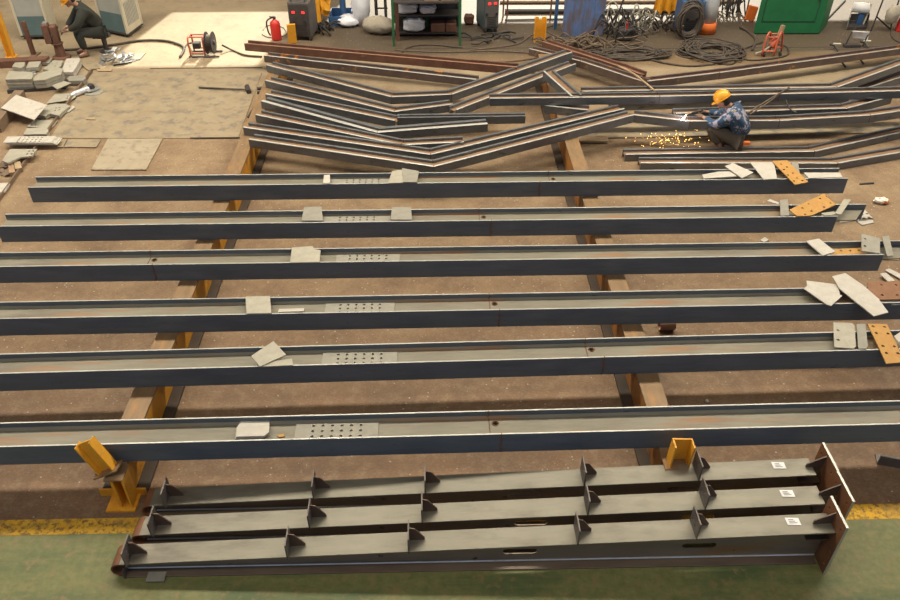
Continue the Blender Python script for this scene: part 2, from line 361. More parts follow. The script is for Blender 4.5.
# ---------------------------------------------------------------- six long beams
D = .32; FWD = .25; TF = .019; ZT = RZ+FWD; ZW = ZT-.088
def circle(c, r, n=8, ax='z'):
    c = V(c); return [c+V((math.cos(2*PI*i/n)*r, math.sin(2*PI*i/n)*r, 0) if ax == 'z' else (math.cos(2*PI*i/n)*r, 0, math.sin(2*PI*i/n)*r) if ax == 'y' else (0, math.cos(2*PI*i/n)*r, math.sin(2*PI*i/n)*r)) for i in range(n)]
def long_beam(y0, xn0, xn1, xf0, xf1, seam_near, seam_far, label):
    t = thing('steel_beam', ((xn0+xn1)/2, y0+D/2, RZ), label, 'beam', 'long h-section beams laid on the rails')
    def fl(x0, x1, ya, yb, seam, name):
        g = G(); g.box(x0, x1, ya, yb, RZ, ZT)
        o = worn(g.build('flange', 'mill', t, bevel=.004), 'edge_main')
        s = G(); s.box(seam-.004, seam+.004, ya-.003, yb+.003, RZ-.001, ZT+.003)
        for i in range(7):
            z = RZ+.02+i*.033; s.ball((seam+random.uniform(-.012, .012), ya-.002, z), .011, u=6, v=4)
            s.ball((seam+random.uniform(-.012, .012), yb+.002, z), .009, u=6, v=4)
        s.build('weld_seam', 'seam', o)
    fl(xn0, xn1, y0, y0+TF, seam_near, 'near'); fl(xf0, xf1, y0+D-TF, y0+D, seam_far, 'far')
    xa = max(xn0, xf0)+.0; xb = min(xn1, xf1)
    g = G(); zt = ZW+.008
    hole = circle((seam_far+.06, y0+D-TF-.085, zt), .026, 10); hole2 = circle((seam_near-.02, y0+TF+.06, zt), .018, 8)
    wp = [(xn0, y0+TF), (xn1, y0+TF), (xn1+(xf1-xn1)*.55, y0+TF+.02), (xf1-.03, y0+D-TF), (xf0, y0+D-TF)]
    g.holed([(p[0], p[1], zt) for p in wp], [hole], (0, 0, -.016))
    for (ya, sg) in ((y0+TF, 1), (y0+D-TF, -1)):     # root fillets
        g.prism([(xa, ya, zt), (xa, ya+sg*.022, zt), (xa, ya, zt+.022)], (xb-xa, 0, 0))
    wb = g.build('web', 'web', t)
    s = G(); s.box(seam_far-.005, seam_far+.005, y0+TF+.02, y0+D-TF-.02, zt-.001, zt+.004)
    s.tube([(seam_far+.06+math.cos(i*PI/7)*.031, y0+D-TF-.085+math.sin(i*PI/7)*.031, zt) for i in range(14)], .007, 5, True)
    s.build('weld_seam', 'seam', wb); return t
B = [(9.845, -5.80, 6.0, -5.81, 6.0, 1.52, 1.68, 'steel h-beam at the back of the six, clean cut left end, beside the bent sections'),
     (8.815, -5.80, 5.41, -5.81, 5.94, .75, .60, 'second steel h-beam from the back, flange ends cut askew at right'),
     (7.895, -6.4, 5.62, -6.4, 6.2, -3.49, -3.60, 'third steel h-beam from the back, seamed near its left end'),
     (6.90, -6.2, 6.1, -6.2, 6.1, .72, .62, 'third steel h-beam from the front, leaning gusset plates at its right end'),
     (6.045, -6.2, 6.1, -6.2, 6.1, 1.77, 1.62, 'second steel h-beam from the front, orange drilled plate across its right end'),
     (5.01, -6.2, 6.1, -6.2, 6.1, .60, .50, 'frontmost steel h-beam of the six, behind the yellow end stops')]
SLOPE = [0, 0, .0013, .0062, .0178, .0116]     # the beams do not lie quite parallel
for a, k in zip(B, SLOPE): long_beam(*a).rotation_euler.z = math.atan(k)

# ---------------------------------------------------------------- plates
def plane3(pts):   # Newell normal
    n = V((0, 0, 0)); c = sum(pts, V((0, 0, 0)))/len(pts)
    for i, p in enumerate(pts):
        q = pts[(i+1) % len(pts)]; n += V(((p.y-q.y)*(p.z+q.z), (p.z-q.z)*(p.x+q.x), (p.x-q.x)*(p.y+q.y)))
    n.normalize()
    return c, (n if n.z > 0 else -n)
def plate(px, z, label, m='zinc', th=.012, holes=(), hr=.016, name='steel_plate', cat='plate', group=None, bev=0):
    """flat plate: pixel outline of its upper face seen at height z (a number, or one height per corner)"""
    zz = z if isinstance(z, (list, tuple)) else [z]*len(px)
    P = [at(p[0], p[1], q) for p, q in zip(px, zz)]
    c, n = plane3(P[:])
    P = [p-n*(p-c).dot(n) for p in P]
    g = G(); hs = []
    if holes:
        u = n.orthogonal().normalized(); w_ = n.cross(u)
        for h in holes:
            d = ray(*h); o = V((0, 0, H)); q = o+d*((c-o).dot(n)/d.dot(n))
            hs.append([q+(u*math.cos(2*PI*i/7)+w_*math.sin(2*PI*i/7))*hr for i in range(7)])
        g.holed(P, hs, -n*th)
    else: g.prism(P, -n*th)
    return tag(g.build(name, m, bevel=bev), label, cat, group)
def grid(a, b, c, n, m):   # hole centres: a origin, b end of first row, c end of first column
    return [(a[0]+(b[0]-a[0])*i/(n-1)+(c[0]-a[0])*j/(m-1), a[1]+(b[1]-a[1])*i/(n-1)+(c[1]-a[1])*j/(m-1)) for j in range(m) for i in range(n)]

# drilled splice plates lying in the webs
SP = [(9.845, 363, 180, 'far edge'), (8.815, 357, 218), (7.895, 368, 257.5), (6.90, 360, 307), (6.045, 359.5, 359), (5.01, 337, 428.5)]
names = ['narrow drilled splice plate lying in the rearmost long beam', 'drilled splice plate lying in the second long beam from the back',
         'drilled splice plate with bright edge lying in the third long beam from the back', 'drilled splice plate lying in the fourth long beam from the back',
         'drilled splice plate with an orange rust patch in the fifth long beam', 'drilled splice plate with eighteen holes in the frontmost long beam']
for (y0, px, py, *r), lab, sl in zip(SP, names, SLOPE):
    cx = at(px, py, ZW+.02).x; y0 += sl*cx; L = .40 if y0 < 8 else .45; ya = y0+TF+.028; yb = y0+D-TF-.045; z = ZW+.022
    hs = [circle((cx-.23+i*.092, ya+.045+j*.068, z), .0155, 8) for i in range(6) for j in range(3)]
    g = G(); g.holed([(cx-L, ya, z), (cx+L, ya, z), (cx+L, yb, z), (cx-L, yb, z)], hs, (0, 0, -.012))
    tag(g.build('splice_plate', 'zincd'), lab, 'plate', 'drilled splice plates in the beam webs')

T = ZT+.013
plate([(324, 175), (330, 174.5), (330, 183), (323, 183)], T, 'tiny pale steel strip across the rearmost beam, left of its splice plate', 'white')
plate([(392, 171), (406, 169), (404, 182.5), (388, 183)], T, 'grey steel plate across the rearmost beam, lower of an overlapping pair', 'zinc')
plate([(402, 168), (419, 171), (417, 182), (403, 182)], T+.014, 'grey steel plate overlapping another across the rearmost beam at middle', 'zincd')
plate([(304, 207), (321.5, 206.5), (323, 220.5), (301.5, 220.5)], T, 'grey plate bridging the second beam from the back, left of splice holes', 'zincd')
plate([(392, 207), (411, 207), (412, 219.5), (390.5, 219.5)], T, 'grey plate bridging the second beam from the back, right of splice holes', 'zincd')
plate([(292, 247.5), (312.5, 246), (314, 249), (320.5, 250), (319.5, 262), (290, 262.5)], T, 'notched grey plate bridging the third beam from the back', 'zinc')
plate([(245.5, 296.5), (270, 296), (271.3, 313), (246.5, 313.5)], T, 'square grey plate bridging the fourth beam from the back', 'zinc')
plate([(279, 309), (304, 308), (304, 311), (278, 312)], ZW+.03, 'thin pale strip lying in the fourth beam beside its square plate', 'white')
plate([(259, 363), (292, 358.5), (293, 365), (262, 366.5)], T, 'small grey plate under a tilted square plate on the fifth beam', 'zinc')
plate([(251, 356), (273.5, 341), (286, 354.5), (260, 366.5)], T+.014, 'tilted square grey plate across the fifth beam from the back', 'zinc')
plate([(236, 428), (240, 423), (269.5, 422), (268, 434), (262, 437.5), (235, 439)], [ZW+.05, ZW+.02, ZW+.02, ZW+.06, ZW+.075, ZW+.075], 'lower grey plate of the pair lying in the frontmost beam', 'zinc')
plate([(237, 427), (241, 421), (269.5, 420.5), (269, 432), (264, 435.5), (236, 437)], [ZW+.068, ZW+.035, ZW+.035, ZW+.075, ZW+.092, ZW+.092], 'upper grey plate of the pair lying in the frontmost beam', 'white')
plate([(277, 435), (284, 433.5), (284.5, 436.5), (279, 437)], ZW+.02, 'rusty offcut scrap lying in the frontmost beam', 'orange', th=.008)
# right hand group, rear beam
plate([(702, 175), (728, 169.5), (737, 176.5), (704, 178)], [ZW+.06, ZW+.06, ZW+.10, ZW+.10], 'pale lilac triangular offcut lying in the rearmost beam', 'white')
plate([(725, 166), (733, 163), (753.5, 172.5), (742, 178)], T, 'pale cut gusset plate, leftmost across the rear beam right end', 'white')
plate([(750, 162), (774, 162.5), (777, 178.5), (764, 179.5)], T, 'pale tapered gusset plate left of an orange plate on the rear beam', 'white')
plate([(791, 162), (798, 162), (800, 174), (794.5, 175)], T, 'slim grey strip behind the orange plate on the rear beam', 'zincd')
plate([(772, 161), (787, 160), (808.5, 182), (795, 184.5)], T+.016, 'orange drilled plate lying across the rear beam', 'orange', holes=[(781, 164), (787, 167), (784, 169.5), (793, 173), (788, 175), (797, 178), (794, 181), (802.5, 180.5)], hr=.018)
plate([(804, 172.5), (840, 172.5), (842.5, 177), (809, 178)], ZW+.10, 'pale strip plate lying in the rear beam near its right end', 'white')
# second beam
plate([(767, 201), (770, 199), (779, 202.5), (778, 204)], T, 'small pale offcut poking over the second beam from the back', 'white')
plate([(780, 200), (788, 199), (789, 215.5), (780.5, 215.5)], T, 'narrow grey plate across the second beam, left of an orange plate', 'zincd')
plate([(789.5, 209.5), (824, 193.5), (836, 204.5), (816, 213.5), (811, 215.5), (797, 216)], T+.004, 'orange drilled plate tilted across the second beam from the back', 'orange',
      holes=[(802.5, 208), (808.5, 204), (820, 198.5), (826.5, 196), (805, 214.2), (811.5, 211), (824, 207), (830.5, 203)], hr=.018)
plate([(821, 213), (833, 211.5), (838, 214), (825, 215.5)], T, 'thin pale grey offcut flat on the second beam right end', 'zinc')
plate([(844, 199), (851, 199.5), (841, 214.5), (835, 213)], T+.014, 'narrow grey plate slanting over the second beam right end', 'zinc')
plate([(838, 216), (845, 212), (858, 220), (840, 222.5)], .015, 'pale plate on floor beyond the second beam right end', 'white')
plate([(857, 221.5), (872, 219), (874, 222.5), (862, 225)], .015, 'pale strip on floor in front of a plate with small holes', 'white')
plate([(849, 211), (864, 208.5), (873, 219), (858, 220.5)], .03, 'pale plate with rows of small holes on floor beside second beam', 'white', holes=grid((854, 212), (863, 210.5), (862, 218.5), 3, 3), hr=.02)
# third beam
plate([(806, 241), (819, 238.5), (835.5, 251.5), (823, 255.5)], T, 'pale rectangular plate slanting over the third beam from the back', 'white')
plate([(832, 249.5), (866, 247.5), (868, 253.5), (831, 255)], ZW+.04, 'orange drilled plate lying inside the third beam from the back', 'orange', holes=[(841, 250.8), (850, 250.6), (859, 250.2)], hr=.018)
plate([(861.5, 233.5), (880, 238.5), (880, 253.3), (861.5, 251)], [T+.07, T+.05, T, T], 'grey plate with two holes leaning on the third beam', 'zincd', holes=[(865, 239), (865, 246)], hr=.018)
plate([(882, 236.5), (889, 235.5), (893.5, 255.5), (887, 256)], T, 'narrow grey plate across the third beam near right edge', 'zincd')
plate([(760, 240), (765, 237), (769, 240), (764, 242)], .015, 'small pale offcut on floor behind the third beam', 'white')
plate([(894, 252.5), (903, 252), (906, 259), (898, 258.5)], .015, 'pale holed offcut on floor at the third beam right end', 'white')
plate([(883, 257), (899, 256.5), (899, 260), (880, 259.5)], .012, 'beige flat strip on floor at the third beam right end', 'wood')
plate([(880, 273.5), (886, 272.5), (895, 280.5), (888, 281.5)], .05, 'short pale strip on floor between third and fourth beams, left one', 'white')
plate([(885, 270), (889, 268.3), (903, 275), (903, 280)], .03, 'pale strip on floor between third and fourth beams, right one', 'white')
# fourth beam
plate([(806.5, 280.5), (838, 284.5), (840, 294), (807.5, 290)], T, 'pale plate, lower of an overlapping pair on the fourth beam', 'white')
plate([(804, 288.5), (807.3, 285.3), (826.7, 287.7), (842.4, 295.7), (831.3, 305.6), (827.3, 304.7)], T+.014, 'pale cut-cornered plate, upper of an overlapping pair on the fourth beam', 'white')
plate([(867.3, 282), (925, 280.5), (925, 298.5), (868, 300)], T, 'dark brown rusty drilled plate across the fourth beam', 'brownp', holes=[(881.5, 285), (896, 285), (882, 295), (897, 295)], hr=.018)
plate([(832.4, 276.3), (845.3, 273), (863, 285), (878.7, 298.7), (888.4, 312.3), (874, 316), (855, 301), (840, 288.7)], T+.03, 'long pale hexagonal gusset plate slanting over the fourth beam', 'white')
plate([(880, 301), (905, 299), (905, 304), (893, 304.5)], T-.03, 'pale offcut under the brown drilled plate on the fourth beam', 'white')
# fifth beam
plate([(833.3, 322.3), (852, 323), (854.5, 325.5), (856, 346.5), (853, 348.5), (834.5, 347)], T, 'grey plate with two holes across the fifth beam', 'zinc', holes=[(838, 330.3), (838.3, 339.8)], hr=.017)
plate([(856.5, 324), (865.5, 323.8), (868, 347), (866, 348.5), (858.5, 348.5)], T, 'narrow grey plate beside a two-holed plate on the fifth beam', 'zincd')
plate([(867.5, 323.5), (887, 324), (905, 362), (886.5, 363.5)], T+.004, 'orange drilled plate across the fifth beam at right edge', 'orange',
      holes=[(873, 326.5), (884.5, 327), (876.5, 333), (888, 333.5), (883, 346), (894.5, 346.5), (886.5, 353), (898, 353.3)], hr=.018)
plate([(894, 336), (902, 331), (907, 338), (899, 342)], T+.02, 'small pale plate at right edge over the fifth beam', 'white')
# floor oddments
c = at(667, 334.5); g = G()
pa = [c+V((-.085, .10+.075*math.cos(a), .075+.075*math.sin(a))) for a in [math.radians(x) for x in range(80, 381, 20)]]
pb = [c+V((-.085, .10+.068*math.cos(a), .075+.068*math.sin(a))) for a in [math.radians(x) for x in range(380, 79, -20)]]
tag(G().prism(pa+pb, (.19, .01, 0)).build('pipe_offcut', 'rust_p'), 'short rusty split pipe offcut on floor behind the fifth beam', 'pipe')
tag(G().ball(at(707, 401, .03), .022).build('bolt_nut', 'white'), 'tiny pale round lump on floor behind the frontmost beam', 'scrap')
g = G(); p = at(860, 184, .012); q = at(873.5, 183, .012)
tag(G().cyl(p, q, .016).build('metal_rod', 'dark'), 'short dark metal rod on floor right of the rear beam', 'rod')
c = at(883, 206); g = G()
g.ball(c+V((0, .09, .045)), .1, (1.15, .75, .42), jit=.012); pk = g.build('food_packet', 'litter')
tag(pk, 'crumpled white, red and orange food packet on floor', 'packet')
t = thing('angle_offcut', at(890, 466), 'short dark angle steel piece on floor at lower right edge', 'steel piece')
a = at(877, 464.5); b = at(930, 474)
d = (b-a).normalized(); n = V((-d.y, d.x, 0))
G().prism([a, a+n*.016, a+n*.016+V((0, 0, .12)), a+V((0, 0, .12))], b-a).build('side_leg', 'cleat', t)
G().prism([a+n*.016, a+n*.14, a+n*.14+V((0, 0, .014)), a+n*.016+V((0, 0, .014))], b-a).build('flat_leg', 'cleat', t)
G().prism([a+n*.005+V((0, 0, .12)), a+n*.02+V((0, 0, .12)), a+n*.02+V((0, 0, .126)), a+n*.005+V((0, 0, .126))], b-a).build('cut_edge', 'zinc', t)

# ---------------------------------------------------------------- tapered columns at the front
def column(yn, xl, xr, plate_y, plate_x, cleats, slots, label, lab_px, lower_cleat=False):
    t = thing('tapered_column', (0, yn+.1, 0), label, 'column', 'tapered steel columns lying on the walkway')
    zl, zr = .175, .50; wd = .205; th = .016
    zf = lambda x: zl+(zr-zl)*(x-xl)/(xr-xl)
    dz = (zr-zl)/(xr-xl)
    # top flange
    G().hexa([(xl, yn, zl-th), (xr, yn-.04, zr-th), (xr, yn-.04+wd, zr-th), (xl, yn+wd, zl-th), (xl, yn, zl), (xr, yn-.04, zr), (xr, yn-.04+wd, zr), (xl, yn+wd, zl)]).build('top_flange', 'colm', t, bevel=.003)
    G().box(xl, xr-.02, yn-.02, yn-.02+wd, 0, th).build('bottom_flange', 'colbot', t, bevel=.003)
    yw = yn+wd/2-.02
    hs = []
    for sx in slots:
        zc = zf(sx)*.40; r = .036 if zf(sx) > .3 else .022; hl = .12
        lp = [V((sx+hl+r*math.cos(a), yw-.005, zc+r*math.sin(a))) for a in [math.radians(x) for x in range(-90, 91, 30)]]
        lp += [V((sx-hl+r*math.cos(a), yw-.005, zc+r*math.sin(a))) for a in [math.radians(x) for x in range(90, 271, 30)]]
        hs.append(lp)
    G().holed([(xl, yw-.005, th), (xr, yw-.005, th), (xr, yw-.005, zr-th), (xl, yw-.005, zl-th)], hs, (0, .01, 0)).build('web', 'colweb', t)
    G().tube([(xl+.02, yw-.014, th+.006), (plate_x-.01, yw-.014, th+.006)], .009, 6).build('fillet_weld', 'edge', t)
    g = G()                                           # round nosed left end
    pr = [(xl+.02*0-math.sin(a)*zl*.52, zl/2+math.cos(a)*zl/2) for a in [math.radians(x) for x in range(0, 181, 15)]]
    inn = [(p[0]*1+0.012, .5*zl+(p[1]-.5*zl)*.86) for p in reversed(pr)]
    g.prism([(p[0], yn, p[1]) for p in pr]+[(p[0], yn, p[1]) for p in inn], (0, wd, 0)); g.build('rounded_end', 'rustend', t)
    # end plate with gussets
    ep = G(); hh = []
    for z in (.10, .27, .58):
        for yy in (.05, .28): hh.append(circle((plate_x, plate_y+yy, z), .014, 8, 'x'))
    ep.holed([(plate_x, plate_y, 0), (plate_x, plate_y+.335, 0), (plate_x, plate_y+.335, .675), (plate_x, plate_y, .675)], hh, (.022, 0, 0))
    e = ep.build('end_plate', 'rustend', t); e.data.materials.append(M['edge_main'])
    for q in e.data.polygons:
        if abs(q.normal.x) < .3 and q.area > .005: q.material_index = 1
    if plate_x > xr+.001: G().box(xr-.02, plate_x, yw-.005, yw+.005, 0, zr-th).build('web', 'colweb', t)
    ym = yn-.04+wd/2
    G().prism([(plate_x, ym-.006, zr+.14), (plate_x, ym-.006, zr+.0), (plate_x-.16, ym-.006, zr-.010), (plate_x-.16, ym-.006, zr+.035), (plate_x-.09, ym-.006, zr+.085)], (0, .012, 0)).build('gusset', 'gusset', t)
    G().prism([(plate_x, yw-.085, .34), (plate_x-.20, yw-.085, .34), (plate_x-.20, yw-.02, .34), (plate_x, yw-.02, .34)], (0, 0, .012)).build('gusset', 'gusset', t)
    # purlin cleats
    for (cx, h) in cleats:
        z0 = zf(cx); tilt = dz
        y = yn-.02*0+.0
        hs = [circle((cx, yn+yy, z0+zz), .011, 7, 'x') for yy in (.055, .13) for zz in (.07, .13)]
        cp = G().holed([(cx, yn-.035, z0-.004), (cx, yn+.17, z0-.004), (cx, yn+.17, z0+h), (cx, yn-.035, z0+h)], hs, (.012, 0, 0)).build('cleat', 'cleat', t)
        G().prism([(cx+.012, yn+.10, z0+h*.86), (cx+.012, yn+.10, z0), (cx+.145, yn+.10, z0+.004), (cx+.145, yn+.10, z0+.035), (cx+.06, yn+.10, z0+h*.80)], (0, .010, 0)).build('cleat_gusset', 'gusset', cp)
    if lower_cleat:
        cx = xl+.02; cp = G().box(cx-.006, cx+.006, yn-.03, yn+.07, -.0, .10).build('cleat', 'cleat', t)
        G().box(xl+.22, xl+.38, yn-.075, yn+.02, .012+.004, .028).build('tab_plate', 'zincd', t)
    lx = at(*lab_px, zf(2.9)).x; z = zf(lx)+.003
    lb = G().hexa([(lx-.055, yn+.06, z-.055*dz), (lx+.06, yn+.05, z+.06*dz), (lx+.06, yn+.125, z+.06*dz), (lx-.055, yn+.135, z-.055*dz)]+
                  [(lx-.055, yn+.06, z+.002-.055*dz), (lx+.06, yn+.05, z+.002+.06*dz), (lx+.06, yn+.125, z+.002+.06*dz), (lx-.055, yn+.135, z+.002-.055*dz)]).build('paper_label', 'paper', t, label='white paper label with faint print')
    g = G()
    for i in range(3): g.box(lx-.035, lx+.035-.012*i, yn+.073+i*.017, yn+.079+i*.017, z+.0035, z+.0045)
    g.build('print_lines', 'ink', lb)
    return t
def cx_of(pxs, y): return [(aty(p[0], p[1], y).x-(0 if i == 0 else .06 if y > 4.2 else .035), .20) for i, p in enumerate(pxs)]
column(4.02, -2.82, 3.42, 3.90, 3.42, cx_of([(123, 549), (291, 548), (412, 543), (580, 538), (700, 526)], 4.05), [.72, 2.33],
       'frontmost tapered steel column lying beside the walkway, rounded left nose', (791, 519.5), True)
column(4.32, -2.73, 3.45, 4.17, 3.59, cx_of([(151, 525), (316, 521), (428, 512), (593, 507), (711, 498)], 4.35), [.85, 2.4],
       'middle tapered steel column of the three lying side by side', (786, 493.5))
column(4.645, -2.73, 3.50, 4.512, 3.595, cx_of([(164, 495), (320, 492), (431, 488), (589, 478), (703, 473)], 4.68), [-.75, .82, 2.34],
       'rearmost tapered steel column of the three, nearest the long beams', (777, 464.5))

# ---------------------------------------------------------------- bent (gable) sections at the back
def offs(pl, o):
    out = []
    for i, p in enumerate(pl):
        ds = []
        if i > 0: ds.append((p-pl[i-1]).normalized())
        if i < len(pl)-1: ds.append((pl[i+1]-p).normalized())
        ns = [V((-d.y, d.x, 0)) for d in ds]
        if len(ns) == 1: out.append(p+ns[0]*o)
        else:
            n = (ns[0]+ns[1]).normalized(); out.append(p+n*(o/max(.5, n.dot(ns[0]))))
    return out
def sweep(g, pl, o0, o1, z0, z1):
    A = offs(pl, o0); Bq = offs(pl, o1); zz = V((0, 0, 1))
    rings = []
    for a, b in zip(A, Bq):
        a = a.copy(); b = b.copy(); 
        rings.append([g.bm.verts.new((a.x, a.y, a.z+z0)), g.bm.verts.new((b.x, b.y, b.z+z0)), g.bm.verts.new((b.x, b.y, b.z+z1)), g.bm.verts.new((a.x, a.y, a.z+z1))])
    for r, s in zip(rings, rings[1:]):
        for k in range(4): g._face([r[k], r[(k+1) % 4], s[(k+1) % 4], s[k]])
    g._face(rings[0]); g._face(list(reversed(rings[-1]))); return g
def section(px, label, base=RZ, dep=.215, wid=.14, tf=.04, fm='mill_b', em='edge', wm='web_rust', group='h-section pieces heaped at the back', name='steel_section', bases=None):
    bs = bases or [base]*len(px)
    pl = [at(p[0], p[1], b+wid)-V((0, 0, wid)) for p, b in zip(px, bs)]
    t = thing(name, pl[0], label, 'steel section', group)
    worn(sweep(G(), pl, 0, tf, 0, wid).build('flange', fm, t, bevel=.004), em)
    sweep(G(), pl, dep-tf, dep, 0, wid).build('flange', fm, t, bevel=.004)
    sweep(G(), pl, tf, dep-tf, wid*.62-.008, wid*.62+.008).build('web', wm, t)
    for p in pl[1:-1]:
        g = G(); i = pl.index(p); n = (offs(pl, dep)[i]-p)
        q0 = p-n*.012; q1 = p+n*1.012
        dd = V((-n.y, n.x, 0)).normalized()*.006
        g.prism([q0-dd, q0+dd, q0+dd+V((0, 0, wid+.003)), q0-dd+V((0, 0, wid+.003))], n*.2)
        g.build('weld_seam', 'seam', t); g = G()
        g.prism([q1-n*.2-dd, q1-n*.2+dd, q1-n*.2+dd+V((0, 0, wid+.003)), q1-n*.2-dd+V((0, 0, wid+.003))], n*.2)
        g.build('weld_seam', 'seam', t)
    return t
section([(244, 43.5), (517, 67.2)], 'straight red-brown rusty beam, rearmost on the left of the heap', fm='rust_b', wm='rust_b', wid=.15, em='rust_e')
section([(263.5, 55.5), (476, 79.6)], 'straight beam speckled with orange rust below the red-brown one', fm='rust_o', wm='rust_o')
section([(266, 65), (391, 97), (452, 94.5), (573, 52)], 'bent section with a raised right arm, rearmost bent piece', base=RZ)
section([(264.5, 80.3), (394, 111.8), (453, 104.3)], 'bent section second from the back with short flat middle')
section([(457, 109.8), (576.5, 63.7)], 'straight arm slanting up right below the rearmost bent section')
section([(265, 94), (394.5, 120.6)], 'straight slanting section third down on the left of the heap')
section([(397, 117.8), (525.7, 116)], 'grey straight section lying low in the middle of the heap', em='mill_b', dep=.15)
section([(260.5, 101), (377, 132.7), (488, 124)], 'bent section with the broad bright white flange edge', tf=.07)
section([(255, 114.7), (401, 145), (464, 142)], 'bent section third from the front of the heap at left')
section([(242.7, 127.3), (430.7, 154.7), (625, 108.7)], 'long v-shaped section second from the front of the heap')
section([(248.3, 139.3), (434, 166.7), (634.5, 115)], 'long v-shaped section at the very front of the heap')
section([(633.5, 114.9), (690, 121.3), (780, 120.7), (871, 115.3), (930, 107)], 'long bent section being welded by the squatting worker')
section([(490, 98.5), (660, 96.5), (780, 94), (930, 90.2)], 'long straight section lying on top of the heap behind the welder', base=RZ+.142)
section([(583, 91.5), (838, 87.2), (925, 56)], 'bent section behind the top straight one, arm rising right')
section([(868, 88), (930, 68)], 'short arm slanting up at right edge behind the top straight section', base=.2)
section([(612, 104), (712, 101), (850, 97)], 'shadowed straight section just below the top straight one', base=0)
section([(676, 113.4), (848, 108.3), (893, 96.5)], 'bent section behind the welded one with short bright right arm')
section([(625.5, 154.5), (815, 151.5), (930, 126)], 'bent section on the floor behind the squatting worker', base=0, wid=.13)
section([(641, 163), (838, 163.3), (930, 147.5)], 'bent section on the floor closest to the rear long beam', base=0, wid=.13)
section([(528.7, 48.7), (580, 61), (645, 82.3)], 'rusty slanting section behind the raised arms, nearer of two', base=.2, fm='rust_o', wm='rust_b')
section([(542, 41.5), (620, 66.5), (640, 74)], 'rusty slanting section behind the raised arms, farther of two', base=.2, fm='rust_b', wm='rust_b', em='rust_e')
section([(648, 81.3), (720, 72.7), (900, 48.7), (940, 43)], 'long rusty straight section rising to the right edge', base=.2, fm='rust_o', wm='rust_b')
section([(544, 105.5), (588, 110.2)], 'short section on the right rail between the bent sections')
section([(543, 71), (571, 96)], 'short section lying across the raised arm at an angle', base=RZ+.15, bases=[RZ+.15, RZ+.15])
# bars tied over the heap
def rod(px, z, r, label, m='cableb', name='steel_bar', cat='bar'):
    zz = z if isinstance(z, (list, tuple)) else [z]*len(px)
    return tag(G().tube(smoothpath([at(p[0], p[1], q) for p, q in zip(px, zz)], 4), r, 6).build(name, m, smooth=True), label, cat)
rod([(747, 113.5), (765, 102), (789, 87.5)], .72, .014, 'thin brown bar slanting over the sections right of the worker', 'cableb')
rod([(750, 114.5), (770, 101), (786, 89)], .70, .012, 'second thin brown bar slanting right of the worker, paired', 'cableb')
rod([(786, 100), (790, 109), (797, 113)], [.62, .6, .58], .012, 'dark hook-shaped wire hanging on the sections at right', 'dark', 'wire_hook', 'hook')
rod([(618, 66), (634, 74), (655, 91)], [.5, .5, .62], .018, 'thin tan bar leaning over the rusty slanting section', 'wood')
rod([(248, 117), (259, 100)], [.03, .03], .02, 'thin bar on floor left of the heap', 'dark')

# ---------------------------------------------------------------- floor plates and timber
plate([(50, 138), (93, 72), (262, 72), (238, 138)], .012, 'large mottled steel floor plate at left', 'fplate', name='floor_plate', group='floor plates')
plate([(91, 169.5), (108, 138.5), (162.5, 138.5), (146, 169.5)], .024, 'pale steel plate lying on floor left of the rear beam', 'fplate_l', th=.02, name='floor_plate', group='floor plates')
plate([(64, 147), (68, 139.5), (101, 139.5), (96, 147)], .024, 'narrow grey steel strip on floor at left', 'fplate', th=.02, name='floor_plate', group='floor plates')
plate([(57, 147), (61, 139.5), (67, 139.5), (63, 147)], .024, 'small steel floor strip next to the long drilled plates', 'fplate', th=.02, name='floor_plate', group='floor plates')
plate([(578, 138), (600, 124), (905, 122), (905, 132)], .03, 'large steel floor plate under the welder', 'fplate', th=.03, name='floor_plate', group='floor plates')
plate([(577, 141), (578, 135.5), (608, 135.5), (608, 141)], .06, 'small timber board on floor right of the right rail', 'wood', th=.03, name='timber_board', cat='board')
# ---------------------------------------------------------------- background equipment
def zat(px, py, y): return aty(px, py, y).z
ZV = V((0, 0, 1))
def para(a, b, c):   # ground parallelogram a (front left), b (front right), c (back right)
    a, b, c = V(a), V(b), V(c); return a, b, c, a+(c-b)
def slab(g, P, z0, z1):
    return g.prism([p+ZV*z0 for p in P], ZV*(z1-z0))
def inset(P, u0, u1, v0, v1):
    a, b, c, d = P; f = lambda u, v: a+(b-a)*u+(d-a)*v
    return [f(u0, v0), f(u1, v0), f(u1, v1), f(u0, v1)]
def cabinet(a, b, c, label, louver):
    P = para(a, b, c); t = thing('machine_cabinet', P[0], label, 'cabinet', 'grey and teal cabinets on wheels')
    slab(G(), inset(P, .03, .97, .03, .97), .52, 1.55).build('upper_panel', 'cabgrey', t)
    slab(G(), inset(P, .03, .97, .03, .97), .10, .52).build('lower_panel', 'cabteal', t)
    for (u0, u1, v0, v1) in ((0, .07, 0, .06), (.93, 1, 0, .06), (.93, 1, .94, 1), (0, .07, .94, 1)):
        slab(G(), inset(P, u0, u1, v0, v1), .08, 1.56).build('corner_post', 'cream', t)
    slab(G(), inset(P, .972, .995, .07, .93), .10, 1.52).build('side_panel', 'cream', t)
    if louver:
        g = G()
        for i in range(9):
            q = inset(P, .996, 1.012, .15+i*.08, .19+i*.08); slab(g, q, .25, .75)
        l = g.build('louvre', 'cabgrey', t); l['kind'] = 'stuff'
    slab(G(), inset(P, 0, 1, 0, 1), .06, .10).build('base_frame', 'dark', t)
    for u, v in ((.12, .12), (.88, .12), (.88, .88), (.12, .88)):
        q = inset(P, u, u, v, v)[0]; G().cyl(q+V((-.025, 0, .035)), q+V((.025, 0, .035)), .035, n=12).build('wheel', 'black', t)
    return t
cabinet(at(22, 40), at(53, 39.5), at(59, 30), 'grey and teal wheeled cabinet left of the seated worker', False)
cabinet(at(103, 33), at(129, 38.5), at(144, 27), 'grey and teal wheeled cabinet with white louvred side, right of the seated worker', True)
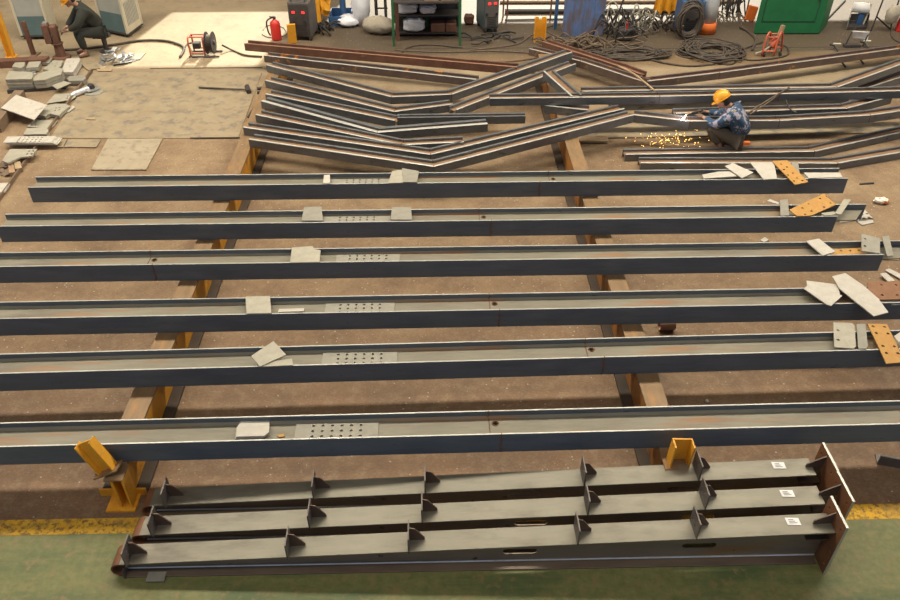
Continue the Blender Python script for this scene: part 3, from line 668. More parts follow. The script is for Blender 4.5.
# left yellow stand, rust posts, channels
t = thing('yellow_stand', at(13, 57), 'bright yellow upright steel stand at the left edge', 'stand'); p = at(12, 57)
G().box(p.x-.07, p.x+.05, p.y-.01, p.y+.01, .02, 1.5).build('web', 'yellow', t)
for s in (-1, 1): G().box(p.x-.01+s*.06-.01, p.x-.01+s*.06+.01, p.y-.06, p.y+.06, .02, 1.5).build('flange', 'yellow', t)
G().box(p.x-.12, p.x+.10, p.y-.1, p.y+.1, 0, .02).build('foot_plate', 'yellow', t)
t = thing('rust_post', at(34, 56), 'slim rusty upright post on a flat foot, left of the vise', 'post'); p = at(34, 55)
G().box(p.x-.04, p.x+.04, p.y-.04, p.y+.04, .02, .72).build('upright', 'rust_b', t)
G().prism([at(27, 59, .0), at(35, 53, 0), at(41, 53, 0), at(34, 59, 0)], (0, 0, .02)).build('foot_plate', 'chan', t)
g = G(); a = at(-20, 69.5); b = at(47, 66)
tag(g.prism([a, a+V((0, .22, 0)), a+V((0, .22, .14)), a+V((0, 0, .14))], b-a).build('channel_beam', 'rust_b'), 'dark red-brown channel beam lying on floor at left, behind the plate stacks', 'beam')
t = thing('vise_stand', at(62, 59), 'rusty block vise stand in front of the seated worker', 'vise'); p = at(62, 58)
G().lathe([(.20, 0), (.19, .04), (.11, .06), (.09, .28), (.13, .33)], p, 10).build('pedestal', 'rust_b', t)
mt = Matrix.Translation(p+V((-.08, .03, .33))) @ Matrix.Rotation(math.radians(12), 4, 'Z')
G().box(-.15, -.01, -.1, .12, 0, .40, mt).build('fixed_jaw', 'rust_b', t, bevel=.02)
G().box(.0, .13, -.1, .12, 0, .36, mt).build('moving_jaw', 'rust_b', t, bevel=.02)
G().box(-.11, -.03, -.06, .1, .40, .425, mt).build('jaw_pad', 'scrap', t)
G().tube([mt @ V((.03, -.22, .18)), mt @ V((.03, .1, .18))], .018).build('screw', 'dark', t)
# frame channels around the plate store
g = G(); a = at(93, 72); b = at(-6, 210); d = (b-a).normalized(); n = V((d.y, -d.x, 0))
tag(g.prism([a, a+n*.05, a+n*.05+V((0, 0, .05)), a+V((0, 0, .07)), ], b-a).build('edge_channel', 'chan'), 'long brown edge channel on floor bordering the plate stacks', 'channel')
g = G(); a = at(-8, 133); b = at(18, 100)
tag(g.prism([a, a+V((.18, 0, 0)), a+V((.18, 0, .2)), a+V((0, 0, .2))], b-a).build('box_channel', 'chan'), 'brown box channel on floor at far left below the pale plate', 'channel')
g = G(); a = at(8, 94); b = at(66, 89)
tag(g.prism([a, a+V((0, .35, 0)), a+V((0, .35, .07)), a+V((0, 0, .07))], b-a).build('support_skid', 'dark'), 'dark steel skid under the two thick plate stacks', 'skid')
# stacked gussets
def stack(px, z0, n, th, label, top, group, m='zinc', holes=(), slide=(0, 0)):
    base = [at(p[0], p[1], z0+n*th) for p in px]
    for k in range(n):
        dz = -(n-1-k)*th; off = V((slide[0]*(n-1-k), slide[1]*(n-1-k), dz)) + V((random.uniform(-.008, .008), random.uniform(-.008, .008), 0))*(k < n-1)
        P = [p+off for p in base]; g = G()
        hs = [circle(at(h[0], h[1], z0+n*th)+off, .022, 7) for h in holes] if k == n-1 else []
        if hs: g.holed(P, hs, (0, 0, -th+.002))
        else: g.prism(P, (0, 0, -th+.002))
        o = g.build('gusset_plate', m)
        tag(o, top if k == n-1 else label % ORD[n-1-k], 'plate', group)
ORD = ['top', 'second', 'third', 'fourth', 'fifth', 'sixth', 'seventh', 'eighth']
stack([(5, 79.5), (9, 71), (32, 72), (33, 76.5), (31, 79)], .07, 6, .028, 'square grey plate %s from top of the thick left stack', 'top square plate of the thick stack at far left', 'square plates in the left stack')
stack([(33, 79), (39, 73.5), (58, 67), (63, 69.5), (61, 74), (45, 79.5), (34, 80.5)], .07, 6, .028, 'chamfered grey plate %s from top of the thick middle stack', 'top chamfered plate of the thick middle stack', 'chamfered plates in the middle stack')
stack([(43, 69), (54, 60), (63, 60.5), (61, 66), (50, 70)], .02, 4, .03, 'drilled grey plate %s from top of the stack behind the chamfered one', 'top speckled drilled plate behind the chamfered stack', 'drilled plates behind the chamfered stack', holes=[(52, 64), (57, 63), (55, 66)])
stack([(62, 69), (66.5, 58.5), (80, 58), (79.5, 61.5), (73, 72), (63, 72)], .02, 4, .03, 'pale notched plate %s from top of the right rear stack', 'top pale notched plate of the right rear stack', 'notched plates in the right rear stack', m='white', holes=[(69, 62), (73, 62), (70, 66)])
stack([(12, 66.5), (15, 62.5), (25, 62), (24, 66), (21, 68)], .02, 3, .03, 'small grey plate %s from top of the far left rear stack', 'top small grey plate of the far left rear stack', 'small plates rear left')
stack([(26, 68), (29, 61), (41, 61), (38, 67)], .02, 3, .03, 'grey plate %s from top of the centre rear stack', 'top grey plate of the centre rear stack', 'plates rear centre')
stack([(42, 62.5), (45, 58), (52, 58.5), (49, 63)], .02, 2, .03, 'small dark plate %s from top near the vise', 'top small dark plate near the vise', 'small plates by the vise', m='zincd')
stack([(67, 79), (69, 76), (84, 75), (86, 78), (83, 80.5), (69, 81)], .02, 3, .03, 'dark bar plate %s from top right of the middle stack', 'top dark bar plate right of the middle stack', 'bar plates at the right', m='zincd')
stack([(34, 114.5), (47, 105), (56, 103.5), (66, 104), (70, 106), (62, 112), (59, 115.5), (50, 113.5), (45, 116)], .02, 3, .022, 'grey stepped plate %s from top by the pale plate', 'top grey stepped plate with four holes by the pale plate', 'stepped plates by the pale plate', holes=[(56, 108), (59.5, 107.5), (55, 110.5), (59, 110)])
stack([(23, 134.5), (27, 128), (47, 127.5), (48.5, 131), (46, 134)], .02, 4, .022, 'small grey plate %s from top above the long drilled plates', 'top small grey plate above the long drilled plates', 'small plates above the long drilled ones')
stack([(3, 142.5), (7.5, 136.5), (56, 136), (51, 142.5)], .08, 4, .014, 'long drilled plate %s from top of the slid stack', 'top long plate with eighteen holes, slid stack at left', 'long drilled plates', m='white', holes=grid((20, 138), (42, 137.5), (17, 142), 6, 3), slide=(.03, .0))
plate([(46, 103.5), (55, 94), (75, 93), (76, 96.5), (70, 100), (59, 101.5)], .05, 'khaki plate with holes below the thick middle stack', 'zinc', holes=[(67.5, 96), (72, 95.5), (67, 98.5), (71, 98)], hr=.02)
plate([(52, 85.5), (64, 81), (71, 83), (57, 89)], .13, 'small pale plate leaning against the thick middle stack', 'zinc')
plate([(65, 109), (73, 105.5), (75, 107), (68, 112)], .04, 'small drilled plate beside the stepped plates', 'white', holes=[(68.5, 108.5), (71.5, 107)])
plate([(1, 108), (16, 94.5), (47, 105), (34, 119.5)], [.24, .28, .2, .17], 'large pale rectangular plate leaning over the box channel', 'white', th=.016)
plate([(27, 126.5), (33, 120), (58, 120), (53, 126.5), (50, 128), (38, 127.5)], .03, 'pale notched plate with four holes at left', 'zinc', holes=[(32.5, 122), (36, 122), (31.5, 125), (35, 125)], hr=.02)
plate([(2, 160.5), (10, 149), (37, 149), (32, 156), (20, 157), (8, 163)], .12, 'grey cut plate with four holes above the timber blocks', 'zinc', th=.03, holes=[(29, 151), (33, 151), (27, 154), (31.5, 154)], hr=.022)
plate([(-8, 183.5), (10, 182.5), (5, 191), (-10, 196)], .06, 'pale plate corner at left edge below the timber blocks', 'white', th=.03)
for i, (q, lab, m) in enumerate((([(8, 164), (13, 163), (15, 172), (9, 173)], 'reddish timber block on floor under the cut plate', 'card'), ([(14, 162), (20, 161), (22, 168), (15, 169)], 'pale timber block on floor under the cut plate', 'wood'))):
    plate(q, .07, lab, m, th=.06, name='timber_block', cat='block')
# bright scrap heaps
def heap(px, py, n, r, label, m='scrap', name='scrap_heap', h=.12):
    c = at(px, py); g = G()
    for i in range(n):
        a = random.uniform(0, 2*PI); q = random.random()**.6*r; L = random.uniform(.05, .13)
        mt = Matrix.Translation(c+V((math.cos(a)*q, math.sin(a)*q, .02+h*(1-q/r)*random.random()))) @ Matrix.Rotation(random.uniform(0, PI), 4, 'Z') @ Matrix.Rotation(random.uniform(-.9, .9), 4, 'X')
        g.box(-L, L, -L*.35, L*.35, -.006, .006, mt)
    return tag(g.build(name, m), label, 'scrap', kind='stuff')
heap(117, 60, 34, .36, 'loose heap of shiny steel offcuts left of the cable reel', h=.3)
heap(25, 75, 16, .22, 'shiny offcuts scattered on the thick left stack', h=.05)
heap(9, 168, 14, .25, 'brown chips heaped on floor at left edge', 'chan', 'chip_heap', .1)
plate([(130, 54), (146, 52.5), (140, 59), (129, 61)], .02, 'small grey plate on floor right of the shiny scrap', 'zincd')
plate([(81, 64), (92, 60), (100, 68), (88, 70)], .03, 'tan flat plate on floor left of the shiny scrap', 'fplate')
plate([(96, 69), (112, 68), (111, 71), (98, 71)], .03, 'tan narrow strip on floor in front of the shiny scrap', 'wood')
plate([(85, 117.5), (95, 117), (95, 119.5), (86, 119)], .03, 'small brown timber offcut on the big floor plate', 'wood', name='timber_offcut', cat='timber')
t = thing('grinder', at(92, 93), 'silver angle grinder with disc on the floor by the plates', 'grinder'); c = at(92.5, 92)
G().lathe([(.13, .05), (.15, .06), (.15, .075), (.08, .08)], c, 16).build('guard_disc', 'scrap', t)
G().lathe([(.06, .075), (.07, .1), (.06, .15), (.03, .17)], c, 12).build('gear_head', 'black', t)
G().tube([c+V((-.02, -.02, .09)), c+V((-.25, -.24, .06)), c+V((-.30, -.30, .05))], [.05, .055, .03], 10).build('handle', 'silver', t)
G().lathe([(.18, .004), (.19, .01), (.18, .03), (.06, .05)], c+V((.05, -.05, 0)), 16).build('backing_plate', 'zincd', t)
# sledge hammer on floor
t = thing('sledge_hammer', at(225, 89), 'sledge hammer with long dark handle lying on floor', 'hammer')
G().tube([at(199, 87.5, .03), at(246, 89.5, .05)], [.018, .016], 8).build('handle', 'cable', t)
a = at(247, 86.5, .05); b = at(249, 92, .05); G().cyl(a, b, .05, n=8).build('head', 'dark', t)
for q, lab in (([(257, 88.5), (262, 88)], 'short dark pipe on floor at left end of the heap, rear'), ([(257, 92.5), (262, 92)], 'short dark pipe on floor at left end of the heap, front')):
    tag(G().cyl(at(*q[0], .03), at(*q[1], .03), .03, n=10).build('short_pipe', 'dark'), lab, 'pipe')
tag(G().tube([at(240, 137.5, .02), at(190, 138, .02)], .012).build('floor_bar', 'dark'), 'thin dark bar on floor left of the bent sections', 'bar')
# hose reel
def reel(c, label, s=1.0):
    t = thing('cable_reel', c, label, 'reel')
    fr = G(); x0, x1, yb, yf, zt = -.26*s, .05*s, .16*s, -.16*s, .42*s
    f = lambda x, y, z: c+V((x, y, z))
    for x in (x0, x1):
        G().tube(smoothpath([f(x, yf, .05), f(x, yf, zt*.9), f(x, yf*.4, zt), f(x, yb*.4, zt), f(x, yb, zt*.9), f(x, yb, .05)], 4), .02*s, 6).build('side_frame', 'redor', t, smooth=True)
    for (y, z) in ((yf, .10), (yb, .10), (yf*.5, zt), (yb*.5, zt)):
        G().tube([f(x0, y, z), f(x1, y, z)], .016*s).build('cross_bar', 'redor', t)
    for y in (yf, yb):
        G().tube([f(x0-.04, y, .025), f(x1+.30*s, y, .025)], .02).build('foot_bar', 'dark', t)
    for (xa, xb, r) in ((.08, .10, .23), (.22, .24, .23), (.10, .22, .13)):
        G().cyl(f(xa*s, 0, .27*s), f(xb*s, 0, .27*s), r*s, n=24).build('drum_flange' if r > .2 else 'drum', 'black', t)
    g = G()
    for i in range(5): g.tube([f((.11+i*.025)*s, math.cos(a)*.16*s, .27*s+math.sin(a)*.16*s) for a in [k*PI/9 for k in range(18)]], .013*s, 5, True)
    w_ = g.build('cable_winding', 'cable', t); w_['kind'] = 'stuff'
    G().cyl(f(.24*s, 0, .27*s), f(.27*s, 0, .27*s), .05*s, n=12).build('hub', 'dark', t)
    G().box(*(lambda q: (q.x-.1*s, q.x+.05*s, q.y-.07*s, q.y+.07*s, q.z-.05*s, q.z+.07*s))(f(x0+.15*s, 0, zt*.5))).build('socket_box', 'black', t)
    return t
reel(at(205, 55), 'orange framed black cable reel standing on the sunlit floor', 1.0)
def cable(px, r, label, m='cable', z=None, name='cable'):
    return tag(G().tube(smoothpath([at(p[0], p[1], (p[2] if len(p) > 2 else r)) for p in px], 5), r, 6).build(name, m, smooth=True), label, 'cable')
cable([(64, 50), (90, 48), (118, 44), (140, 40.5), (162, 40.5), (175, 43), (184, 48), (180, 57)], .028, 'thick dark cable curving over floor left of the orange reel')
cable([(184, 48), (188, 44), (196, 42, .2)], .02, 'short dark cable feeding the orange cable reel')
cable([(222, 45, .15), (232, 50), (245, 55), (262, 56.5)], .022, 'dark cable from the reel to the heap')
cable([(262, 34), (268, 37), (278, 37), (286, 34), (284, 28), (275, 25), (266, 26), (263, 30)], .012, 'thin grey loop of cable on floor by the fire extinguisher', 'zincd')
cable([(402, 52), (408, 47.5), (420, 45), (436, 44.8), (452, 46.8), (463, 47.5)], .018, 'thin dark cable arching over floor before the green rack')
cable([(470, 50), (500, 47), (520, 43), (530, 36), (545, 28), (560, 24)], .016, 'thin tan cable snaking left of the blue sheet', 'cableb')
cable([(395, 50), (440, 52), (490, 51), (528, 53), (535, 58), (500, 62), (468, 60)], .016, 'thin brown cable in the dirt behind the red-brown beam', 'cableb')
cable([(606, 52), (640, 57), (665, 63), (690, 66), (715, 64)], .022, 'dark cable running into the floor coil from left')
cable([(735, 55), (750, 60), (775, 58), (788, 54), (787, 47), (778, 44)], .02, 'black cable looping round the red torch cart')
cable([(712, 52), (730, 54), (745, 48), (762, 42)], .022, 'dark cable from the floor coil toward the green cabinet')
cable([(740, 27), (750, 33), (756, 40), (752, 50)], .026, 'dark cable beside the green cabinet corner')
# fire extinguisher
t = thing('fire_extinguisher', at(277, 40), 'red fire extinguisher standing on floor left of the grey welder', 'extinguisher'); c = at(277, 39.5)
G().lathe([(.11, 0), (.115, .02), (.115, .34), (.10, .40), (.05, .44), (.035, .46)], c, 18).build('cylinder', 'red', t, smooth=True)
G().lathe([(.035, .46), (.04, .52), (.02, .53)], c, 10).build('valve', 'dark', t)
G().tube([c+V((0, 0, .5)), c+V((-.1, -.02, .52))], .015).build('lever', 'black', t)
G().tube(smoothpath([c+V((-.03, 0, .5)), c+V((-.17, -.02, .42)), c+V((-.17, -.02, .2)), c+V((-.13, -.02, .1))], 5), .018).build('hose', 'black', t, smooth=True)
# welders
def welder(c, w_, d, h, label, body, yaw=0.0, leds=((-.12, .72), (.10, .72)), handle=True):
    t = thing('welding_machine', c, label, 'welder')
    mt = Matrix.Translation(c) @ Matrix.Rotation(yaw, 4, 'Z')
    G().box(-w_/2, w_/2, 0, d, .09, h, mt).build('housing', body, t, bevel=.03)
    G().box(-w_/2+.03, w_/2-.03, -.012, 0, .14, h-.06, mt).build('front_panel', 'gold' if body != 'gold' else 'dark', t)
    for lx, lz in leds: G().box(lx-.03, lx+.03, -.022, -.012, h*lz, h*lz+.045, mt).build('indicator', 'led', t, label='red lit indicator')
    g = G()
    for i in range(6): g.box(-w_*.3, w_*.3, -.018, -.012, h*.18+i*.04, h*.18+i*.04+.015, mt)
    v = g.build('vent_slots', 'black', t); v['kind'] = 'stuff'
    for lx in (-.12, .12): G().cyl(mt @ V((lx, -.04, h*.5)), mt @ V((lx, -.012, h*.5)), .03, n=10).build('knob', 'black', t)
    if handle: G().tube(smoothpath([mt @ V((-w_*.3, .02, h)), mt @ V((-w_*.3, .05, h+.10)), mt @ V((w_*.3, .05, h+.10)), mt @ V((w_*.3, .02, h))], 4), .02).build('handle', 'dark', t)
    for lx in (-w_/2+.05, w_/2-.05):
        for ly in (.06, d-.06): G().cyl(mt @ V((lx-.02, ly, .06)), mt @ V((lx+.02, ly, .06)), .06, n=12).build('wheel', 'black', t)
    return t
welder(at(302, 41), .50, .60, .86, 'tall grey-brown welding machine with two red lights, right of the extinguisher', 'gold', -.12)
welder(at(491, 33), .36, .62, .88, 'teal welding machine with red lights, right of the green rack', 'teal', .25, ((-.06, .74), (.08, .74)), False)
t = welder(at(689, 36), .52, .5, .78, 'blue welding machine wrapped in coiled black cable', 'blue', .05, ())
# coil around it
c = at(686, 37); g = G()
for i in range(13):
    rx = .25+random.uniform(-.04, .05); rz = .36+random.uniform(-.05, .04); ox = random.uniform(-.05, .05); oy = -.05-.02*i*.5
    g.tube([c+V((ox-.03+rx*math.cos(a), oy-.03+random.uniform(-.012, .012), .47+rz*math.sin(a)-.02*i*.4)) for a in [k*PI/10 for k in range(20)]], .022, 5, True)
tag(g.build('cable_coil', 'cable', smooth=True), 'coil of dark cable hanging on the blue welding machine', 'cable')
plate([(286.5, 24), (295, 23.5), (297, 42), (288.5, 42.5)], [.46, .46, .02, .02], 'yellow metal plate leaning on the grey welder', 'yellow', th=.05, name='yellow_plate', cat='plate')
def bracket(px, py, w_, h, label):
    c = at(px, py); t = thing('yellow_bracket', c, label, 'bracket')
    G().prism([c+V(q) for q in ((-w_/2, 0, 0), (w_/2, 0, 0), (w_/2, 0, h), (.04, 0, h), (.03, 0, h-.06), (-.03, 0, h-.06), (-.04, 0, h), (-w_/2, 0, h))], (0, .02, 0)).build('back_plate', 'yellow', t)
    for s in (-1, 1): G().box(*sorted((c.x+s*w_/2, c.x+s*(w_/2-.02))), c.y-.1, c.y, 0, h).build('side_plate', 'yellow', t)
bracket(539, 41, .26, .54, 'notched yellow steel bracket standing behind the heap')
# yellow waste bin behind grey welder
c = at(312, 27); t = thing('yellow_drum', c+V((.05, .35, 0)), 'yellow painted stand with hanging cloth behind the grey welder', 'stand')
G().box(c.x-.2, c.x+.2, c.y+.2, c.y+.5, 0, 1.1).build('body', 'yellow', t, bevel=.03)
g = G(); g.ball(c+V((.32, .3, .42)), .16, (.9, .6, 1.6), jit=.03); g.build('cloth', 'yellow', t)
# blue trestle, sacks
c = at(340, 27); t = thing('blue_pedestal', c, 'blue steel pedestal with a dark tray foot', 'stand')
G().box(c.x-.26, c.x+.26, c.y+.05, c.y+.75, 0, .03).build('tray_floor', 'blue', t)
for q in ((-.26, -.24, .05, .75), (.24, .26, .05, .75), (-.26, .26, .73, .75), (-.26, .26, .05, .07)): G().box(c.x+q[0], c.x+q[1], c.y+q[2], c.y+q[3], .03, .22).build('tray_side', 'blue', t)
G().cyl(c+V((.05, .5, .03)), c+V((.05, .5, 1.1)), .075, n=12).build('column', 'blue', t)
G().cyl(c+V((.05, .5, .98)), c+V((.05, .5, 1.2)), .30, n=16).build('head', 'card', t)
def sack(c, sc, label, m, rot=0, tie=True, name='sack'):
    t = thing(name, c, label, 'sack'); mt = Matrix.Rotation(rot, 4, 'Z')
    g = G(); g.ball(c+V((0, 0, sc[2]*.92)), 1, sc, 18, 12, .02, mt)
    for v in g.bm.verts:
        if v.co.z < c.z+.01: v.co.z = c.z+.01
    g.build('body', m, t, smooth=True)
    if tie:
        e = mt @ V((sc[0]*.9, 0, 0)); G().lathe([(.05, 0), (.11, .08), (.06, .1)], c+e+V((0, 0, sc[2]*.9)), 10, e).build('tied_neck', m, t, smooth=True)
    return t
sack(at(379, 33), (.40, .24, .20), 'beige burlap sack lying on floor left of the green rack', 'bag', -.35)
c = at(350, 25); t = sack(c+V((0, 0, .0)), (.30, .26, .12), 'flat white sack on floor by the blue pedestal', 'wbag', .5, False)
sack(at(362, 25), (.22, .2, .50), 'upright white sack with blue band behind the flat one', 'wbag', 0, False)
# small table with card top
c0 = at(373, 24); c1 = at(392, 24); t = thing('small_table', (c0+c1)/2, 'small table with brown card top left of the green rack', 'table')
zt = .72
G().box(c0.x-.02, c1.x+.1, c0.y-.05, c0.y+.55, zt, zt+.1).build('tabletop', 'card', t)
for x in (c0.x+.08, c1.x-.15):
    for y in (c0.y, c0.y+.5): G().box(x-.02, x+.02, y-.02, y+.02, 0, zt).build('leg', 'dark', t)
G().box(c0.x+.05, c1.x-.1, c0.y+.22, c0.y+.25, .28, .31).build('stretcher', 'dark', t)
# green rack
a = at(394, 46); b = at(460, 45); yb = at(428, 31).y
t = thing('storage_rack', (a+b)/2, 'green-legged steel rack stuffed with bags and dark boxes', 'rack')
for x in (a.x, b.x): G().box(x-.025, x+.025, a.y-.025, a.y+.025, 0, 1.5).build('post', 'greenp', t)
for x in (a.x, (a.x+b.x)/2, b.x): G().box(x-.025, x+.025, yb-.025, yb+.025, 0, 1.5).build('post', 'greenp', t)
for z in (.10, .50, .95): G().box(a.x, b.x, a.y+.55 if z < .6 else a.y, yb, z-.03, z).build('shelf', 'dark', t)
G().box(a.x+.02, b.x-.02, yb+.03, yb+.05, 0, 1.5).build('back_panel', 'dark', t)
def onr(fx, fy): return V((a.x+(b.x-a.x)*fx, a.y+.55+(yb-a.y-.55)*fy, 0))
def crumple(c, sc, m, name, label, cat, rot=0):
    g = G(); g.ball(V((0, 0, 0)), 1, (1, 1, 1), 16, 10)
    for v in g.bm.verts:
        q_ = V([math.copysign(abs(x)**.6, x) for x in v.co]); q_ = V((q_.x*sc[0], q_.y*sc[1], q_.z*sc[2]))
        v.co = c+V((0, 0, sc[2]))+Matrix.Rotation(rot, 3, 'Z') @ (q_*random.uniform(.86, 1.02))
    return tag(g.build(name, m), label, cat)
crumple(onr(.20, .4)+V((0, 0, .505)), (.26, .18, .12), 'wbag', 'plastic_bag', 'blue-white bag on middle shelf of the rack, left one', 'bag', .1)
crumple(onr(.52, .4)+V((0, 0, .505)), (.20, .18, .10), 'wbag', 'plastic_bag', 'blue-white folded bag on middle shelf of the rack, right one', 'bag')
crumple(onr(.30, .35)+V((0, 0, .105)), (.26, .18, .15), 'wbag', 'plastic_bag', 'white bag on the lowest shelf of the rack', 'bag')
for fx, w_, lab in ((.68, .18, 'dark brown box on lowest shelf of the rack, beside the white bag'), (.88, .14, 'small dark brown box at right end of the lowest rack shelf')):
    q = onr(fx, .4); g = G(); g.box(q.x-w_, q.x+w_*.8, q.y-.15, q.y+.15, .102, .30)
    tag(g.build('storage_box', 'rust_b', bevel=.02), lab, 'box')
for fx, lab in ((.58, 'brown cardboard box on top shelf of the rack, left one'), (.82, 'brown cardboard box on top shelf of the rack, right one')):
    q = V((a.x+(b.x-a.x)*fx, a.y+.3, 0)); g = G(); g.box(q.x-.16, q.x+.15, q.y-.2, q.y+.2, .952, 1.2); tag(g.build('carton', 'card'), lab, 'box')
c = at(398, 41); tag(G().box(c.x-.04, c.x+.04, c.y-.03, c.y+.03, 0, 1.4).build('brown_post', 'rust_b'), 'rusty brown upright post at left end of the rack', 'post')
crumple(at(469, 24), (.13, .12, .12), 'rust_b', 'red_lump', 'small dark red bundle on floor beside the rack', 'bundle')
# pipe on floor at the back, low steel frame
tag(G().cyl(at(505, 11, .06), at(700, 10.5, .06), .06, n=12).build('floor_pipe', 'dark'), 'long dark pipe on floor far behind the blue sheet', 'pipe')
tag(G().cyl(at(500, 2, .04), at(735, 1.5, .04), .04, n=12).build('floor_pipe', 'chan'), 'thin brown pipe on floor at the top edge of view', 'pipe')
tag(G().cyl(at(505, 20, .03), at(566, 19, .03), .025, n=8).build('floor_pipe', 'dark'), 'thin dark pipe on floor behind the yellow bracket', 'pipe')
for x, lab in ((503, 'thin brown upright rod right of the teal welder, left one'), (507, 'thin brown upright rod right of the teal welder, right one'), (550, 'thin brown upright rod left of the blue leaning bar')):
    c = at(x, 17 if x < 520 else 21); tag(G().cyl(c, c+V((0, 0, .9)), .02, n=6).build('upright_rod', 'rust_b'), lab, 'rod')
c = at(555, 29); tag(G().box(c.x-.035, c.x+.035, c.y-.035, c.y+.035, 0, .95).build('blue_post', 'blue'), 'blue square upright post left of the blue sheet', 'post')
# blue corrugated sheet
c0 = at(562, 37); c1 = at(603, 36); g = G(); n = 33; A = []; Bq = []
for i in range(n):
    u = i/(n-1); p = c0.lerp(c1, u); off = .014 if (i % 8) in (0, 1) else 0
    A.append(p+V((0, off, .01))); 
top = [p+V((0, .10, 1.15)) for p in A]
vA = [g.bm.verts.new(p) for p in A]; vT = [g.bm.verts.new(p) for p in top]; vA2 = [g.bm.verts.new(p+V((0, .015, 0))) for p in A]; vT2 = [g.bm.verts.new(p+V((0, .015, 0))) for p in top]
for i in range(n-1):
    g._face([vA[i], vA[i+1], vT[i+1], vT[i]]); g._face([vA2[i+1], vA2[i], vT2[i], vT2[i+1]]); g._face([vA[i+1], vA[i], vA2[i], vA2[i+1]]); g._face([vT[i], vT[i+1], vT2[i+1], vT2[i]])
g._face([vA[0], vT[0], vT2[0], vA2[0]]); g._face([vT[-1], vA[-1], vA2[-1], vT2[-1]])
tag(g.build('metal_sheet', 'bluesheet'), 'ribbed blue and rust-stained metal sheet standing upright', 'sheet')
# tangled wires
def tangle(px, py, n, rx, ry, r, label, m, h=.12, name='cable_tangle', loops=False):
    c = at(px, py); g = G()
    for i in range(n):
        a0 = random.uniform(0, 2*PI); q = random.uniform(.35, 1)
        if loops:
            ox, oy = random.uniform(-.25, .25)*rx, random.uniform(-.25, .25)*ry; qx = rx*random.uniform(.45, .85); qy = ry*random.uniform(.45, .85)
            pts = [c+V((ox+qx*math.cos(a)*(1+.12*math.sin(3*a+a0)), oy+qy*math.sin(a)*(1+.12*math.cos(2*a+a0)), r+random.random()*h)) for a in [k*PI/5 for k in range(10)]]
            g.tube(smoothpath(pts, 3, True), r, 5, True)
        else:
            pts = []; p = c+V((random.uniform(-rx, rx)*.7, random.uniform(-ry, ry)*.7, r)); a = a0
            for k in range(6):
                pts.append(p); a += random.uniform(-1.2, 1.2); p = p+V((math.cos(a)*rx*.35, math.sin(a)*ry*.35, 0)); p.z = r+random.random()*h
            g.tube(smoothpath(pts, 4), r, 5)
    return tag(g.build(name, m, smooth=True), label, 'cable', kind='stuff')
tangle(712, 53, 24, .72, .72, .017, 'loose flat coil of dusty cable on floor right of centre', 'cable', .08, 'cable_coil', True)
tangle(585, 47, 22, .75, .35, .018, 'tangled brown cables on floor in front of the blue sheet', 'cableb', .22)
tangle(630, 55, 14, 1.0, .42, .018, 'loose brown cable loops on dirt right of the blue sheet', 'cable', .06, 'cable_loops', True)
tangle(618, 36, 20, .5, .45, .016, 'messy knot of dark hoses right of the blue sheet', 'dark', .55, 'hose_tangle')
tangle(630, 31, 10, .45, .4, .016, 'pale grey hoses mixed into the dark hose knot', 'zinc', .55, 'hose_tangle')
tangle(668, 30, 16, .45, .4, .02, 'dark cables on floor beside the blue welding machine', 'cable', .35)
tangle(731, 12, 16, .40, .3, .018, 'dark cables hanging loose left of the green cabinet', 'dark', .9)
tangle(483, 38, 8, .5, .3, .018, 'black leads on floor under the teal welding machine', 'black', .08)
tangle(94, 35, 8, .28, .2, .02, 'black hoses on floor behind the seated worker', 'black', .35)
tangle(320, 33, 10, .45, .35, .02, 'dark leads on floor right of the grey welder', 'black', .2)
c = at(624, 40); t = thing('wire_feeder', c, 'small dark wire feeder with red knob amid the hoses', 'feeder')
G().box(c.x-.16, c.x+.22, c.y-.1, c.y+.2, .02, .26).build('case', 'dark', t, bevel=.03)
G().cyl(c+V((.02, .02, .26)), c+V((.02, .02, .40)), .035, n=10).build('knob', 'red', t)
G().tube([c+V((-.3, .1, .1)), c+V((-.12, .05, .9))], .02).build('arm', 'dark', t)
# yellow jacket hanging
c = at(663, 22); t = thing('yellow_cover', c, 'ragged bright yellow leather apron draped on a stand', 'apron')
G().tube([c+V((0, .15, 0)), c+V((0, .15, 1.2))], .03).build('stand_pole', 'dark', t)
g = G(); pr = []; N = 16
for i in range(N+1):
    u = i/N; x = -.30+.62*u; w_ = .06*math.sin(u*19); z0 = .12+.16*abs(math.sin(u*9.3)); pr.append((x, w_, z0))
f0 = [g.bm.verts.new(c+V((x, y, z))) for x, y, z in pr]; f1 = [g.bm.verts.new(c+V((x*.85, y*.6-.02, .55))) for x, y, z in pr]; f2 = [g.bm.verts.new(c+V((x*.6, y*.3+.1, 1.15))) for x, y, z in pr]
b0 = [g.bm.verts.new(v.co+V((0, .03, 0))) for v in f0]; b1 = [g.bm.verts.new(v.co+V((0, .03, 0))) for v in f1]; b2 = [g.bm.verts.new(v.co+V((0, .03, 0))) for v in f2]
for i in range(N):
    for A, Bq in ((f0, f1), (f1, f2)): g._face([A[i], A[i+1], Bq[i+1], Bq[i]])
    for A, Bq in ((b0, b1), (b1, b2)): g._face([A[i+1], A[i], Bq[i], Bq[i+1]])
    g._face([f0[i+1], f0[i], b0[i], b0[i+1]])
g.build('apron_leather', 'yellow', t)
